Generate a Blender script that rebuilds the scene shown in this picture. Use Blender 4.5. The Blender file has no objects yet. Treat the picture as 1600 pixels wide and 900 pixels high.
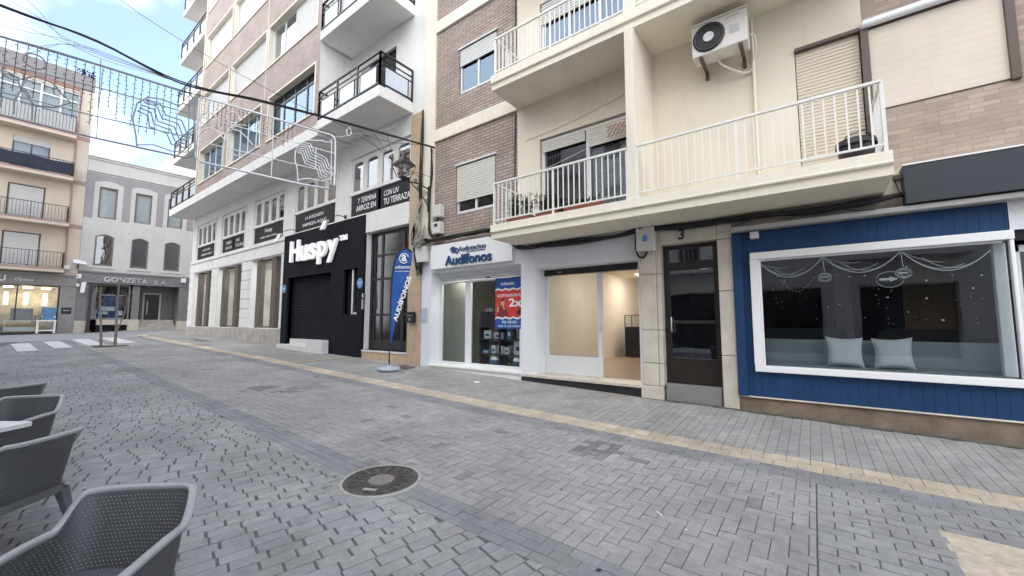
import bpy, bmesh, math, random
import numpy as np
from mathutils import Vector, Matrix
random.seed(7)
rng = np.random.default_rng(7)
SC = bpy.context.scene
COL = SC.collection
R = math.radians

# ------------------------------------------------------------------ camera, sky, sun, exposure
cam_d = bpy.data.cameras.new("camera")
cam = bpy.data.objects.new("camera", cam_d)
COL.objects.link(cam)
cam_d.sensor_fit = 'HORIZONTAL'
cam_d.sensor_width = 36.0
cam_d.lens = 36.0 * 625.3 / 1600.0
cam_d.clip_start = 0.05
cam_d.clip_end = 1000
cam.location = (0, 0, 1.42)
cam.rotation_euler = (R(90 + 4.86), R(0.0), R(36.93))
SC.camera = cam

SUN_EL, SUN_AZ = 36.0, 12.0            # azimuth: degrees from +Y towards -X
w = bpy.data.worlds.new("World"); SC.world = w; w.use_nodes = True
nt = w.node_tree; nt.nodes.clear()
wo = nt.nodes.new('ShaderNodeOutputWorld'); bg = nt.nodes.new('ShaderNodeBackground')
sky = nt.nodes.new('ShaderNodeTexSky'); sky.sky_type = 'NISHITA'; sky.sun_disc = False
sky.sun_elevation = R(SUN_EL); sky.sun_rotation = R(-SUN_AZ); sky.air_density = 1.0; sky.dust_density = 0.3; sky.ozone_density = 1.3
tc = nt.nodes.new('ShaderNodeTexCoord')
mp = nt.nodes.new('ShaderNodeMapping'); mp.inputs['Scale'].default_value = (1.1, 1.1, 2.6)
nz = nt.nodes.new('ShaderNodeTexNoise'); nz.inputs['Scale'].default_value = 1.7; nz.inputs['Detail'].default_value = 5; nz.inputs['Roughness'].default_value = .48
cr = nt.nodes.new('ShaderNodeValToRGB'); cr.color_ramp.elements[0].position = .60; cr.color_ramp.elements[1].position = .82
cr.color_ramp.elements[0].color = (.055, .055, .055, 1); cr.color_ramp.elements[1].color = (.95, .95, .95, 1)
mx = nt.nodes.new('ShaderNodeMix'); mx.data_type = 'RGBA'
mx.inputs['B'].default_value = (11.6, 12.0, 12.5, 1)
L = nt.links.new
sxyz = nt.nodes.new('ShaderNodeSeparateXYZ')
bank = nt.nodes.new('ShaderNodeMapRange'); bank.inputs['From Min'].default_value = .25; bank.inputs['From Max'].default_value = -.55; bank.inputs['To Min'].default_value = 0; bank.inputs['To Max'].default_value = .42   # cloud bank added out of view behind the camera to brighten the facades
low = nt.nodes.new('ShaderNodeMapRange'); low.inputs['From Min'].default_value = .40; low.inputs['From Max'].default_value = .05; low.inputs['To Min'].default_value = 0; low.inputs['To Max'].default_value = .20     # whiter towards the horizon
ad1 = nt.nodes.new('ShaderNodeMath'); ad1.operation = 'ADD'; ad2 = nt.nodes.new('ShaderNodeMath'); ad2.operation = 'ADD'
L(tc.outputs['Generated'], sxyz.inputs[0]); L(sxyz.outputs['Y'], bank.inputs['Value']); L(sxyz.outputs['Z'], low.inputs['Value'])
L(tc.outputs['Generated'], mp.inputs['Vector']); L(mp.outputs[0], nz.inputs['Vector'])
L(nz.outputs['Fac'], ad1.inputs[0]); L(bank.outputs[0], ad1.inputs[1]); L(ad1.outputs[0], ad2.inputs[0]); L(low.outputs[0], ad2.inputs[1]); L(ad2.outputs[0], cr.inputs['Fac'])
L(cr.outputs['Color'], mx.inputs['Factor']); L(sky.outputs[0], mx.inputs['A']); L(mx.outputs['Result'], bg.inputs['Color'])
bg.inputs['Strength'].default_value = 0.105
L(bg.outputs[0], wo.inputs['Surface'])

sd = bpy.data.lights.new("sun", 'SUN'); sun = bpy.data.objects.new("sun", sd); COL.objects.link(sun)
sd.energy = 3.0; sd.angle = R(0.5); sd.color = (1.0, .95, .87)
sdir = Vector((-math.sin(R(SUN_AZ)) * math.cos(R(SUN_EL)), math.cos(R(SUN_AZ)) * math.cos(R(SUN_EL)), math.sin(R(SUN_EL))))
sun.rotation_euler = sdir.to_track_quat('Z', 'Y').to_euler(); sun.location = (0, 40, 40)

vs = SC.view_settings
vs.view_transform = 'Standard'; vs.look = 'None'; vs.exposure = 1.62; vs.gamma = 1.0
try: vs.use_curve_mapping = False
except Exception: pass
SC.render.engine = 'CYCLES'
SC.cycles.use_denoising = True
SC.cycles.max_bounces = 7; SC.cycles.diffuse_bounces = 4; SC.cycles.glossy_bounces = 4
SC.cycles.transparent_max_bounces = 14; SC.cycles.transmission_bounces = 4
SC.cycles.caustics_reflective = False; SC.cycles.caustics_refractive = False
SC.cycles.sample_clamp_indirect = 4

# ------------------------------------------------------------------ materials
MATS = {}
def _base(name):
    m = bpy.data.materials.new(name); m.use_nodes = True
    n = m.node_tree; b = n.nodes['Principled BSDF']
    MATS[name] = m
    return m, n, b
def mat(name, col, rough=.7, var=.12, scale=3.0, bump=0.0, bscale=60.0, metal=0.0, stain=0.0, tint=None, spec=.5, coat=0.0):
    """plain surface: two scales of colour variation, optional streaky dirt, optional fine bump"""
    m, n, b = _base(name); N = n.nodes.new; K = n.links.new
    tcd = N('ShaderNodeTexCoord')
    a = N('ShaderNodeTexNoise'); a.inputs['Scale'].default_value = scale; a.inputs['Detail'].default_value = 6; a.inputs['Roughness'].default_value = .62
    K(tcd.outputs['Object'], a.inputs['Vector'])
    ramp = N('ShaderNodeMapRange'); ramp.inputs['From Min'].default_value = .3; ramp.inputs['From Max'].default_value = .7
    K(a.outputs['Fac'], ramp.inputs['Value'])
    mixc = N('ShaderNodeMix'); mixc.data_type = 'RGBA'
    lo = tuple(c * (1 - var) for c in col); hi = tuple(min(1, c * (1 + var)) for c in col)
    if tint: lo = tint
    mixc.inputs['A'].default_value = (*lo, 1); mixc.inputs['B'].default_value = (*hi, 1)
    K(ramp.outputs[0], mixc.inputs['Factor'])
    out = mixc.outputs['Result']
    if stain > 0:
        mpg = N('ShaderNodeMapping'); mpg.inputs['Scale'].default_value = (2.2, 2.2, .35)
        s = N('ShaderNodeTexNoise'); s.inputs['Scale'].default_value = 1.6; s.inputs['Detail'].default_value = 8; s.inputs['Roughness'].default_value = .68
        K(tcd.outputs['Object'], mpg.inputs['Vector']); K(mpg.outputs[0], s.inputs['Vector'])
        r2 = N('ShaderNodeMapRange'); r2.inputs['From Min'].default_value = .5; r2.inputs['From Max'].default_value = .78; r2.inputs['To Max'].default_value = stain
        K(s.outputs['Fac'], r2.inputs['Value'])
        mx2 = N('ShaderNodeMix'); mx2.data_type = 'RGBA'; mx2.inputs['B'].default_value = (col[0] * .5, col[1] * .48, col[2] * .44, 1)
        K(r2.outputs[0], mx2.inputs['Factor']); K(out, mx2.inputs['A']); out = mx2.outputs['Result']
    K(out, b.inputs['Base Color'])
    b.inputs['Roughness'].default_value = rough; b.inputs['Metallic'].default_value = metal
    b.inputs['Specular IOR Level'].default_value = spec
    if coat: b.inputs['Coat Weight'].default_value = coat
    if bump > 0:
        f = N('ShaderNodeTexNoise'); f.inputs['Scale'].default_value = bscale; f.inputs['Detail'].default_value = 4
        K(tcd.outputs['Object'], f.inputs['Vector'])
        bp = N('ShaderNodeBump'); bp.inputs['Strength'].default_value = bump; bp.inputs['Distance'].default_value = .01
        K(f.outputs['Fac'], bp.inputs['Height']); K(bp.outputs[0], b.inputs['Normal'])
    return m
def brick_mat(name, c1, c2, mortar, bw, bh, ms=.006, rough=.85, bump=.6, axes='XZ'):
    m, n, b = _base(name); N = n.nodes.new; K = n.links.new
    tcd = N('ShaderNodeTexCoord'); sp = N('ShaderNodeSeparateXYZ'); cb = N('ShaderNodeCombineXYZ')
    K(tcd.outputs['Object'], sp.inputs[0]); K(sp.outputs[axes[0]], cb.inputs['X']); K(sp.outputs[axes[1]], cb.inputs['Y'])
    t = N('ShaderNodeTexBrick'); t.inputs['Scale'].default_value = 1.0
    t.inputs['Brick Width'].default_value = bw; t.inputs['Row Height'].default_value = bh
    t.inputs['Mortar Size'].default_value = ms; t.inputs['Mortar Smooth'].default_value = .2; t.inputs['Bias'].default_value = -.1
    t.inputs['Color1'].default_value = (*c1, 1); t.inputs['Color2'].default_value = (*c2, 1); t.inputs['Mortar'].default_value = (*mortar, 1)
    K(cb.outputs[0], t.inputs['Vector'])
    a = N('ShaderNodeTexNoise'); a.inputs['Scale'].default_value = 1.3; a.inputs['Detail'].default_value = 7; a.inputs['Roughness'].default_value = .65
    K(tcd.outputs['Object'], a.inputs['Vector'])
    mr = N('ShaderNodeMapRange'); mr.inputs['From Min'].default_value = .3; mr.inputs['From Max'].default_value = .7; mr.inputs['To Min'].default_value = .8; mr.inputs['To Max'].default_value = 1.15
    K(a.outputs['Fac'], mr.inputs['Value'])
    vm = N('ShaderNodeVectorMath'); vm.operation = 'SCALE'
    K(t.outputs['Color'], vm.inputs[0]); K(mr.outputs[0], vm.inputs['Scale']); K(vm.outputs[0], b.inputs['Base Color'])
    bp = N('ShaderNodeBump'); bp.invert = True; bp.inputs['Strength'].default_value = bump; bp.inputs['Distance'].default_value = .012
    K(t.outputs['Fac'], bp.inputs['Height']); K(bp.outputs[0], b.inputs['Normal'])
    b.inputs['Roughness'].default_value = rough
    return m
def glass_mat(name, tint=(.9, .93, .94), ior=1.5, boost=1.0, rough=.015, gcol=(.95, .97, 1)):
    m = bpy.data.materials.new(name); m.use_nodes = True; n = m.node_tree; n.nodes.clear(); N = n.nodes.new; K = n.links.new
    o = N('ShaderNodeOutputMaterial'); mixs = N('ShaderNodeMixShader'); tr = N('ShaderNodeBsdfTransparent'); gl = N('ShaderNodeBsdfGlossy')
    tr.inputs[0].default_value = (*tint, 1); gl.inputs['Roughness'].default_value = rough; gl.inputs['Color'].default_value = (*gcol, 1)
    fr = N('ShaderNodeFresnel'); fr.inputs['IOR'].default_value = ior
    mu = N('ShaderNodeMath'); mu.operation = 'MULTIPLY'; mu.inputs[1].default_value = boost; mu.use_clamp = True
    tcd = N('ShaderNodeTexCoord'); wv = N('ShaderNodeTexNoise'); wv.inputs['Scale'].default_value = .9
    bp = N('ShaderNodeBump'); bp.inputs['Strength'].default_value = .05; bp.inputs['Distance'].default_value = .05
    K(tcd.outputs['Object'], wv.inputs['Vector']); K(wv.outputs['Fac'], bp.inputs['Height']); K(bp.outputs[0], gl.inputs['Normal'])
    geo = N('ShaderNodeNewGeometry'); inv = N('ShaderNodeMath'); inv.operation = 'SUBTRACT'; inv.inputs[0].default_value = 1.0; K(geo.outputs['Backfacing'], inv.inputs[1])
    m2_ = N('ShaderNodeMath'); m2_.operation = 'MULTIPLY'; K(mu.outputs[0], m2_.inputs[0]); K(inv.outputs[0], m2_.inputs[1])   # the far face of a pane only lets light out
    K(fr.outputs[0], mu.inputs[0]); K(m2_.outputs[0], mixs.inputs[0]); K(tr.outputs[0], mixs.inputs[1]); K(gl.outputs[0], mixs.inputs[2]); K(mixs.outputs[0], o.inputs[0])
    MATS[name] = m; return m
def emit_mat(name, col, strength):
    m, n, b = _base(name)
    b.inputs['Base Color'].default_value = (*col, 1); b.inputs['Emission Color'].default_value = (*col, 1); b.inputs['Emission Strength'].default_value = strength
    return m
def attr_mat(name, rough=.85, bump=.3, scale=1.0, dirt=.30):
    """paving stones: their own colour comes from the 'tint' attribute"""
    m, n, b = _base(name); N = n.nodes.new; K = n.links.new
    at = N('ShaderNodeAttribute'); at.attribute_name = 'tint'
    tcd = N('ShaderNodeTexCoord')
    a = N('ShaderNodeTexNoise'); a.inputs['Scale'].default_value = .9; a.inputs['Detail'].default_value = 9; a.inputs['Roughness'].default_value = .7
    f = N('ShaderNodeTexNoise'); f.inputs['Scale'].default_value = 120; f.inputs['Detail'].default_value = 3
    K(tcd.outputs['Object'], a.inputs['Vector']); K(tcd.outputs['Object'], f.inputs['Vector'])
    mr = N('ShaderNodeMapRange'); mr.inputs['From Min'].default_value = .32; mr.inputs['From Max'].default_value = .68; mr.inputs['To Min'].default_value = 1 - dirt; mr.inputs['To Max'].default_value = 1.12
    K(a.outputs['Fac'], mr.inputs['Value'])
    m2 = N('ShaderNodeMapRange'); m2.inputs['From Min'].default_value = .3; m2.inputs['From Max'].default_value = .7; m2.inputs['To Min'].default_value = .86; m2.inputs['To Max'].default_value = 1.1
    K(f.outputs['Fac'], m2.inputs['Value'])
    # small dark blotches: gum and oil drips
    v = N('ShaderNodeTexVoronoi'); v.inputs['Scale'].default_value = 3.1; K(tcd.outputs['Object'], v.inputs['Vector'])
    m3 = N('ShaderNodeMapRange'); m3.inputs['From Min'].default_value = .045; m3.inputs['From Max'].default_value = .075; m3.inputs['To Min'].default_value = .62; m3.inputs['To Max'].default_value = 1.0
    K(v.outputs['Distance'], m3.inputs['Value'])
    mul = N('ShaderNodeMath'); mul.operation = 'MULTIPLY'; K(mr.outputs[0], mul.inputs[0]); K(m2.outputs[0], mul.inputs[1])
    g_ = N('ShaderNodeTexNoise'); g_.inputs['Scale'].default_value = 11; g_.inputs['Detail'].default_value = 8; g_.inputs['Roughness'].default_value = .75; K(tcd.outputs['Object'], g_.inputs['Vector'])
    m4 = N('ShaderNodeMapRange'); m4.inputs['From Min'].default_value = .3; m4.inputs['From Max'].default_value = .7; m4.inputs['To Min'].default_value = .80; m4.inputs['To Max'].default_value = 1.12; K(g_.outputs['Fac'], m4.inputs['Value'])
    s_ = N('ShaderNodeTexNoise'); s_.inputs['Scale'].default_value = .55; s_.inputs['Detail'].default_value = 10; s_.inputs['Roughness'].default_value = .72; K(tcd.outputs['Object'], s_.inputs['Vector'])
    m5 = N('ShaderNodeMapRange'); m5.inputs['From Min'].default_value = .56; m5.inputs['From Max'].default_value = .72; m5.inputs['To Min'].default_value = 1.0; m5.inputs['To Max'].default_value = .70; K(s_.outputs['Fac'], m5.inputs['Value'])
    mm = N('ShaderNodeMath'); mm.operation = 'MULTIPLY'; K(m3.outputs[0], mm.inputs[0]); K(m4.outputs[0], mm.inputs[1])
    mm2 = N('ShaderNodeMath'); mm2.operation = 'MULTIPLY'; K(mm.outputs[0], mm2.inputs[0]); K(m5.outputs[0], mm2.inputs[1])
    mul2 = N('ShaderNodeMath'); mul2.operation = 'MULTIPLY'; K(mul.outputs[0], mul2.inputs[0]); K(mm2.outputs[0], mul2.inputs[1])
    vm = N('ShaderNodeVectorMath'); vm.operation = 'SCALE'; K(at.outputs['Color'], vm.inputs[0]); K(mul2.outputs[0], vm.inputs['Scale'])
    K(vm.outputs[0], b.inputs['Base Color']); b.inputs['Roughness'].default_value = rough
    bp = N('ShaderNodeBump'); bp.inputs['Strength'].default_value = bump; bp.inputs['Distance'].default_value = .004
    K(f.outputs['Fac'], bp.inputs['Height']); K(bp.outputs[0], b.inputs['Normal'])
    return m
def perf_mat(name, col):
    """dark resin shell pierced by a grid of small round holes (uv in metres)"""
    m, n, b = _base(name); N = n.nodes.new; K = n.links.new
    uv = N('ShaderNodeUVMap'); sp = N('ShaderNodeSeparateXYZ'); K(uv.outputs[0], sp.inputs[0])
    def M(op, *a):
        q = N('ShaderNodeMath'); q.operation = op
        for i, x in enumerate(a):
            if isinstance(x, (int, float)): q.inputs[i].default_value = x
            else: K(x, q.inputs[i])
        return q.outputs[0]
    P = .0150
    row = M('FLOOR', M('DIVIDE', sp.outputs['Y'], P))
    off = M('MULTIPLY', M('MODULO', row, 2.0), P * .5)
    u = M('SUBTRACT', M('FRACT', M('DIVIDE', M('ADD', M('ADD', sp.outputs['X'], 20 * P), off), P)), .5)
    v = M('SUBTRACT', M('FRACT', M('DIVIDE', sp.outputs['Y'], P)), .5)
    d = M('ADD', M('MULTIPLY', u, u), M('MULTIPLY', v, v))
    hole = M('LESS_THAN', d, .017)
    b.inputs['Base Color'].default_value = (*col, 1); b.inputs['Roughness'].default_value = .5
    tr = N('ShaderNodeBsdfTransparent'); ms = N('ShaderNodeMixShader'); o = n.nodes['Material Output']
    K(hole, ms.inputs[0]); K(b.outputs[0], ms.inputs[1]); K(tr.outputs[0], ms.inputs[2]); K(ms.outputs[0], o.inputs['Surface'])
    return m

cream = mat('cream_render', (.76, .69, .58), .85, .06, .8, .25, 90, stain=.24)
cream_trim = mat('cream_trim', (.82, .76, .64), .8, .05, 1.5, .2, 80, stain=.26)
whitewash = mat('white_plaster', (.76, .77, .80), .8, .04, 1.4, .2, 70, stain=.10)
white_b = mat('white_stucco', (.80, .785, .76), .85, .06, .9, .25, 80, stain=.28)
white_paint = mat('white_paint', (.85, .85, .85), .4, .03, 4)
alu_white = mat('white_aluminium', (.74, .75, .76), .35, .03, 4)
rail_white = mat('white_rail_paint', (.78, .77, .74), .45, .05, 6)
brick_c = brick_mat('mauve_brick', (.44, .345, .30), (.345, .27, .235), (.18, .15, .13), .27, .078, .010)
brick_r = brick_mat('pale_flat_brick', (.46, .36, .295), (.34, .27, .23), (.30, .245, .21), .25, .062, .004, bump=.4)
brick_b = brick_mat('pink_brick', (.47, .375, .345), (.39, .31, .29), (.34, .28, .26), .24, .058, .007, bump=.4)
slat = mat('roller_shutter', (.66, .64, .58), .6, .05, 2)
slat_white = mat('white_shutter', (.66, .655, .64), .55, .04, 2)
slat_cream = mat('cream_shutter', (.66, .58, .47), .6, .06, 2)
canvas = mat('cream_blind', (.68, .60, .51), .8, .05, 1.5, .1, 50, stain=.12)
brown_alu = mat('brown_aluminium', (.10, .075, .062), .45, .1, 5)
black_paint = mat('black_cladding', (.013, .0145, .018), .75, .15, 2, spec=.1)
black_metal = mat('black_metal', (.016, .016, .018), .4, .2, 6)
cable_blk = mat('black_cable', (.012, .012, .013), .6, .3, 8)
cable_grey = mat('grey_cable', (.45, .44, .41), .6, .1, 8)
blue_wood = mat('blue_boards', (.011, .046, .125), .6, .15, 2.5, .15, 40, spec=.3)
brown_stone = mat('brown_stone', (.21, .155, .12), .75, .3, 5, .35, 30, stain=.5)
beige_stone = mat('beige_stone', (.52, .39, .27), .6, .14, 7, .12, 60, stain=.12)
pale_stone = mat('pale_marble', (.60, .54, .46), .55, .12, 4, .1, 60, stain=.35)
marble = mat('white_marble', (.68, .67, .66), .35, .1, 3)
granite = mat('grey_granite', (.23, .225, .22), .6, .15, 60, .1, 120)
plinth_stone = mat('grey_brown_stone', (.44, .41, .37), .8, .25, 3.5, .4, 30, stain=.45)
grey_sign = mat('dark_grey_panel', (.036, .041, .050), .6, .06, 1.2)
dark_wood = mat('dark_wood', (.021, .016, .013), .35, .25, 6)
slate_blk = mat('black_slate', (.02, .021, .026), .35, .6, 9)
navy = mat('navy_letters', (.012, .06, .16), .4, .05, 3)
flag_blue = mat('blue_flag', (.018, .09, .34), .6, .12, 5)
lettering = mat('white_lettering', (.88, .88, .88), .5, .02, 3)
grey_letter = mat('grey_lettering', (.42, .43, .45), .5, .02, 3)
red_print = mat('red_print', (.62, .055, .05), .4, .05, 3)
dark_print = mat('dark_print', (.03, .02, .03), .5, .1, 3)
skin_print = mat('skin_print', (.60, .36, .27), .5, .1, 3)
maroon_print = mat('maroon_print', (.20, .03, .035), .5, .1, 3)
steel = mat('brushed_steel', (.55, .56, .58), .3, .08, 5, metal=.8)
terracotta = mat('terracotta', (.28, .11, .07), .8, .15, 6)
leafm = mat('plant_leaves', (.055, .085, .035), .6, .4, 12)
iron = mat('cast_iron', (.085, .075, .066), .55, .5, 14, .3, 90)
lid_grey = mat('worn_iron', (.22, .20, .19), .5, .2, 30, .2, 90)
collar_m = mat('grey_collar', (.27, .265, .26), .85, .2, 12, .3, 50)
lid_ring = mat('pale_mortar', (.38, .365, .335), .8, .2, 20, .2, 60)
road_dark = mat('joint_sand', (.12, .118, .114), .95, .3, 8, .3, 60)
asphalt = mat('grey_street', (.29, .29, .30), .9, .14, 2.5, .3, 60)
road_white = mat('road_paint', (.60, .60, .60), .7, .1, 3, .1, 50)
sandy = mat('sandy_patch', (.50, .43, .34), .95, .25, 14, .8, 40)
bark = mat('grey_bark', (.24, .205, .165), .9, .25, 12, .4, 50)
grey_stone = mat('grey_cladding', (.30, .29, .275), .6, .12, 3, .1, 60, stain=.2)
g_white = mat('pale_stucco', (.60, .585, .56), .85, .07, 1.2, .2, 60, stain=.25)
g_grey = mat('grey_stucco', (.33, .32, .325), .85, .08, 1.2, .2, 60, stain=.25)
l_cream = mat('yellow_cream_stucco', (.67, .575, .475), .85, .05, 1.2, .2, 60, stain=.12)
l_red = mat('faded_red_band', (.43, .29, .26), .85, .08, 2, .2, 60)
l_grey = mat('attic_grey', (.30, .28, .275), .85, .08, 1.5, .2, 60)
orange_b = mat('orange_band', (.34, .20, .15), .85, .08, 2)
bronze = mat('bronze_frame', (.19, .15, .13), .45, .1, 5)
dark_room = mat('dark_interior', (.018, .018, .020), .9, .3, 2)
room_grey = mat('grey_interior', (.16, .155, .15), .9, .2, 2)
room_warm = mat('warm_interior', (.80, .72, .62), .85, .05, 1.5)
room_khaki = mat('khaki_partition', (.36, .35, .30), .85, .06, 1.5)
floor_warm = mat('polished_floor', (.36, .265, .195), .25, .12, 2)
curtain = mat('pale_curtain', (.58, .58, .57), .9, .08, 5)
lace = mat('lace_curtain', (.33, .33, .335), .9, .35, 22)
bench_grey = mat('pale_blue_bench', (.235, .265, .275), .7, .06, 2)
cushion_m = mat('white_cushion', (.50, .51, .52), .9, .05, 6, .2, 60)
sofa_m = mat('black_sofa', (.02, .021, .024), .8, .2, 4)
resin = mat('grey_resin', (.115, .117, .124), .5, .14, 9, .06, 200, stain=.25)
rim_skylit = mat('skylit_grey_resin', (.34, .34, .355), .42, .06, 8)  # same grey resin, lightened to stand in for sky light on the rim
perf = perf_mat('pierced_resin', (.072, .074, .079))
table_top = mat('white_tabletop', (.70, .70, .71), .35, .03, 4)
blue_box = mat('blue_goods', (.10, .24, .42), .5, .15, 4)
pack_white = mat('white_packaging', (.62, .64, .66), .5, .1, 8)
ac_white = mat('aged_white_casing', (.66, .63, .59), .5, .06, 4, stain=.3)
pink_wood = mat('pink_trellis', (.42, .22, .17), .7, .1, 8)
box_white = mat('meter_box', (.66, .65, .60), .5, .06, 5, stain=.2)
wire_white = mat('white_wire', (.72, .72, .74), .4, .04, 5)
wire_grey = mat('grey_wire', (.30, .31, .33), .5, .1, 6)
wire_led = mat('dark_led_string', (.05, .05, .055), .6, .2, 9)
sticker_blue = mat('blue_sticker', (.12, .30, .58), .4, .1, 6)
lilac = mat('lilac_notice', (.50, .52, .66), .4, .04, 4)
wood_post = mat('brown_post', (.06, .035, .03), .5, .2, 5)
screen_white = mat('milky_glass_panel', (.64, .70, .78), .2, .05, 2)
paint_white = mat('window_paint', (.24, .26, .28), .7, .1, 6)
glass = glass_mat('shop_glass', (.88, .91, .92), 1.5, 1.0)
glass_dark = glass_mat('mirror_like_glass', (.82, .85, .86), 2.0, 1.5)
glass_blue = glass_mat('blue_shop_glass', (.86, .89, .90), 1.5, 2.2)
glass_sky = glass_mat('sky_tinted_glass', (.70, .74, .76), 2.0, 1.3, gcol=(.62, .80, 1.0))  # gloss tinted blue to stand in for blue sky reflected in the panes
glass_lamp = glass_mat('lantern_glass', (.9, .91, .9), 1.3, 1.0, .15)
glow_letter = emit_mat('white_letters_added_glow', (.88, .88, .88), .10)  # slight emission added to whiten the letters
lamp_warm = emit_mat('warm_ceiling_lamp', (1.0, .95, .86), 13.0)
lamp_opt = emit_mat('shop_ceiling_lamp', (1.0, .84, .58), 5.0)
lamp_small = emit_mat('small_warm_lamp', (1.0, .62, .28), 14.0)
lamp_cool = emit_mat('office_lamp', (1.0, .97, .92), 22.0)
lamp_shop = emit_mat('shop_ceiling_panel', (1.0, .95, .86), 6.0)
pav = attr_mat('paving_stone')

# ------------------------------------------------------------------ mesh helpers
class MB:
    """collects shapes; build() links them as one mesh object"""
    def __init__(s): s.v = []; s.f = []; s.m = []; s.sm = []; s.uv = None
    def poly(s, pts, mi=0, smooth=False):
        k = len(s.v); s.v += [tuple(p) for p in pts]; s.f.append(tuple(range(k, k + len(pts)))); s.m.append(mi); s.sm.append(smooth)
    def grid(s, rows, mi=0, smooth=True, closed=False, flip=False):
        k = len(s.v); nr = len(rows); nc = len(rows[0])
        for r in rows: s.v += [tuple(p) for p in r]
        for i in range(nr - 1):
            for j in range(nc if closed else nc - 1):
                j2 = (j + 1) % nc
                q = (k + i * nc + j, k + i * nc + j2, k + (i + 1) * nc + j2, k + (i + 1) * nc + j)
                s.f.append(q[::-1] if flip else q); s.m.append(mi); s.sm.append(smooth)
    def box(s, x0, x1, y0, y1, z0, z1, mi=0):
        k = len(s.v)
        s.v += [(x0, y0, z0), (x1, y0, z0), (x1, y1, z0), (x0, y1, z0), (x0, y0, z1), (x1, y0, z1), (x1, y1, z1), (x0, y1, z1)]
        for q in ((0, 3, 2, 1), (4, 5, 6, 7), (0, 1, 5, 4), (1, 2, 6, 5), (2, 3, 7, 6), (3, 0, 4, 7)):
            s.f.append(tuple(k + i for i in q)); s.m.append(mi); s.sm.append(False)
    def prism(s, pts, fn, d0, d1, mi=0):
        """2d outline pts, fn(u, v, d) -> point, swept from d0 to d1"""
        a = [fn(u, v, d0) for u, v in pts]; b = [fn(u, v, d1) for u, v in pts]
        s.poly(a, mi); s.poly(b[::-1], mi)
        n = len(pts)
        for i in range(n):
            j = (i + 1) % n
            s.poly((a[j], a[i], b[i], b[j]), mi)
    def tube(s, pts, r, n=6, mi=0, caps=True):
        pts = [Vector(p) for p in pts]; rows = []
        ref = Vector((0, 0, 1))
        for i, p in enumerate(pts):
            t = (pts[min(i + 1, len(pts) - 1)] - pts[max(i - 1, 0)])
            if t.length < 1e-9: t = Vector((0, 0, 1))
            t.normalize()
            a = t.cross(ref if abs(t.z) < .95 else Vector((1, 0, 0))).normalized(); c = a.cross(t)
            rr = r[i] if isinstance(r, (list, tuple)) else r
            rows.append([p + a * rr * math.cos(2 * math.pi * j / n) + c * rr * math.sin(2 * math.pi * j / n) for j in range(n)])
        s.grid(rows, mi, True, True)
        if caps: s.poly(rows[0][::-1], mi); s.poly(rows[-1], mi)
    def bar(s, a, b, wd, mi=0, up=(0, 0, 1), wd2=None):
        a, b = Vector(a), Vector(b); t = (b - a).normalized(); u = Vector(up)
        x = t.cross(u)
        if x.length < 1e-4: x = t.cross(Vector((1, 0, 0)))
        x.normalize(); y = x.cross(t); h = wd / 2; g = (wd2 or wd) / 2
        ra = [a + x * h * i + y * g * j for i, j in ((-1, -1), (1, -1), (1, 1), (-1, 1))]
        rb = [p + (b - a) for p in ra]
        s.grid([ra, rb], mi, False, True); s.poly(ra[::-1], mi); s.poly(rb, mi)
    def lathe(s, prof, c=(0, 0, 0), n=16, mi=0, smooth=True, sx=1.0, sy=1.0):
        rows = [[(c[0] + r * sx * math.cos(2 * math.pi * j / n), c[1] + r * sy * math.sin(2 * math.pi * j / n), c[2] + z) for j in range(n)] for r, z in prof]
        s.grid(rows, mi, smooth, True)
    def facade(s, x0, x1, z0, z1, y, holes, d, mi=0, mr=None):
        """wall sheet facing -Y with rectangular openings and their reveals"""
        if mr is None: mr = mi
        xs = sorted({x0, x1} | {min(max(h[0], x0), x1) for h in holes} | {min(max(h[1], x0), x1) for h in holes})
        zs = sorted({z0, z1} | {min(max(h[2], z0), z1) for h in holes} | {min(max(h[3], z0), z1) for h in holes})
        for j in range(len(zs) - 1):
            for i in range(len(xs) - 1):
                cx, cz = (xs[i] + xs[i + 1]) / 2, (zs[j] + zs[j + 1]) / 2
                if any(h[0] < cx < h[1] and h[2] < cz < h[3] for h in holes): continue
                s.poly(((xs[i], y, zs[j]), (xs[i + 1], y, zs[j]), (xs[i + 1], y, zs[j + 1]), (xs[i], y, zs[j + 1])), mi)
        for h in holes:
            a, b, c, e = h[:4]; dd = h[4] if len(h) > 4 else d; y2 = y + dd
            s.poly(((a, y, c), (a, y, e), (a, y2, e), (a, y2, c)), mr); s.poly(((b, y, e), (b, y, c), (b, y2, c), (b, y2, e)), mr)
            s.poly(((a, y, e), (b, y, e), (b, y2, e), (a, y2, e)), mr); s.poly(((b, y, c), (a, y, c), (a, y2, c), (b, y2, c)), mr)
    def room(s, x0, x1, y0, y1, z0, z1, mi=0, mf=None, mc=None):
        """open-fronted room seen from -Y"""
        mf = mi if mf is None else mf; mc = mi if mc is None else mc
        s.poly(((x0, y1, z0), (x1, y1, z0), (x1, y1, z1), (x0, y1, z1)), mi)
        s.poly(((x0, y0, z0), (x0, y1, z0), (x0, y1, z1), (x0, y0, z1)), mi); s.poly(((x1, y1, z0), (x1, y0, z0), (x1, y0, z1), (x1, y1, z1)), mi)
        s.poly(((x0, y0, z0), (x1, y0, z0), (x1, y1, z0), (x0, y1, z0)), mf); s.poly(((x0, y1, z1), (x1, y1, z1), (x1, y0, z1), (x0, y0, z1)), mc)
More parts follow.
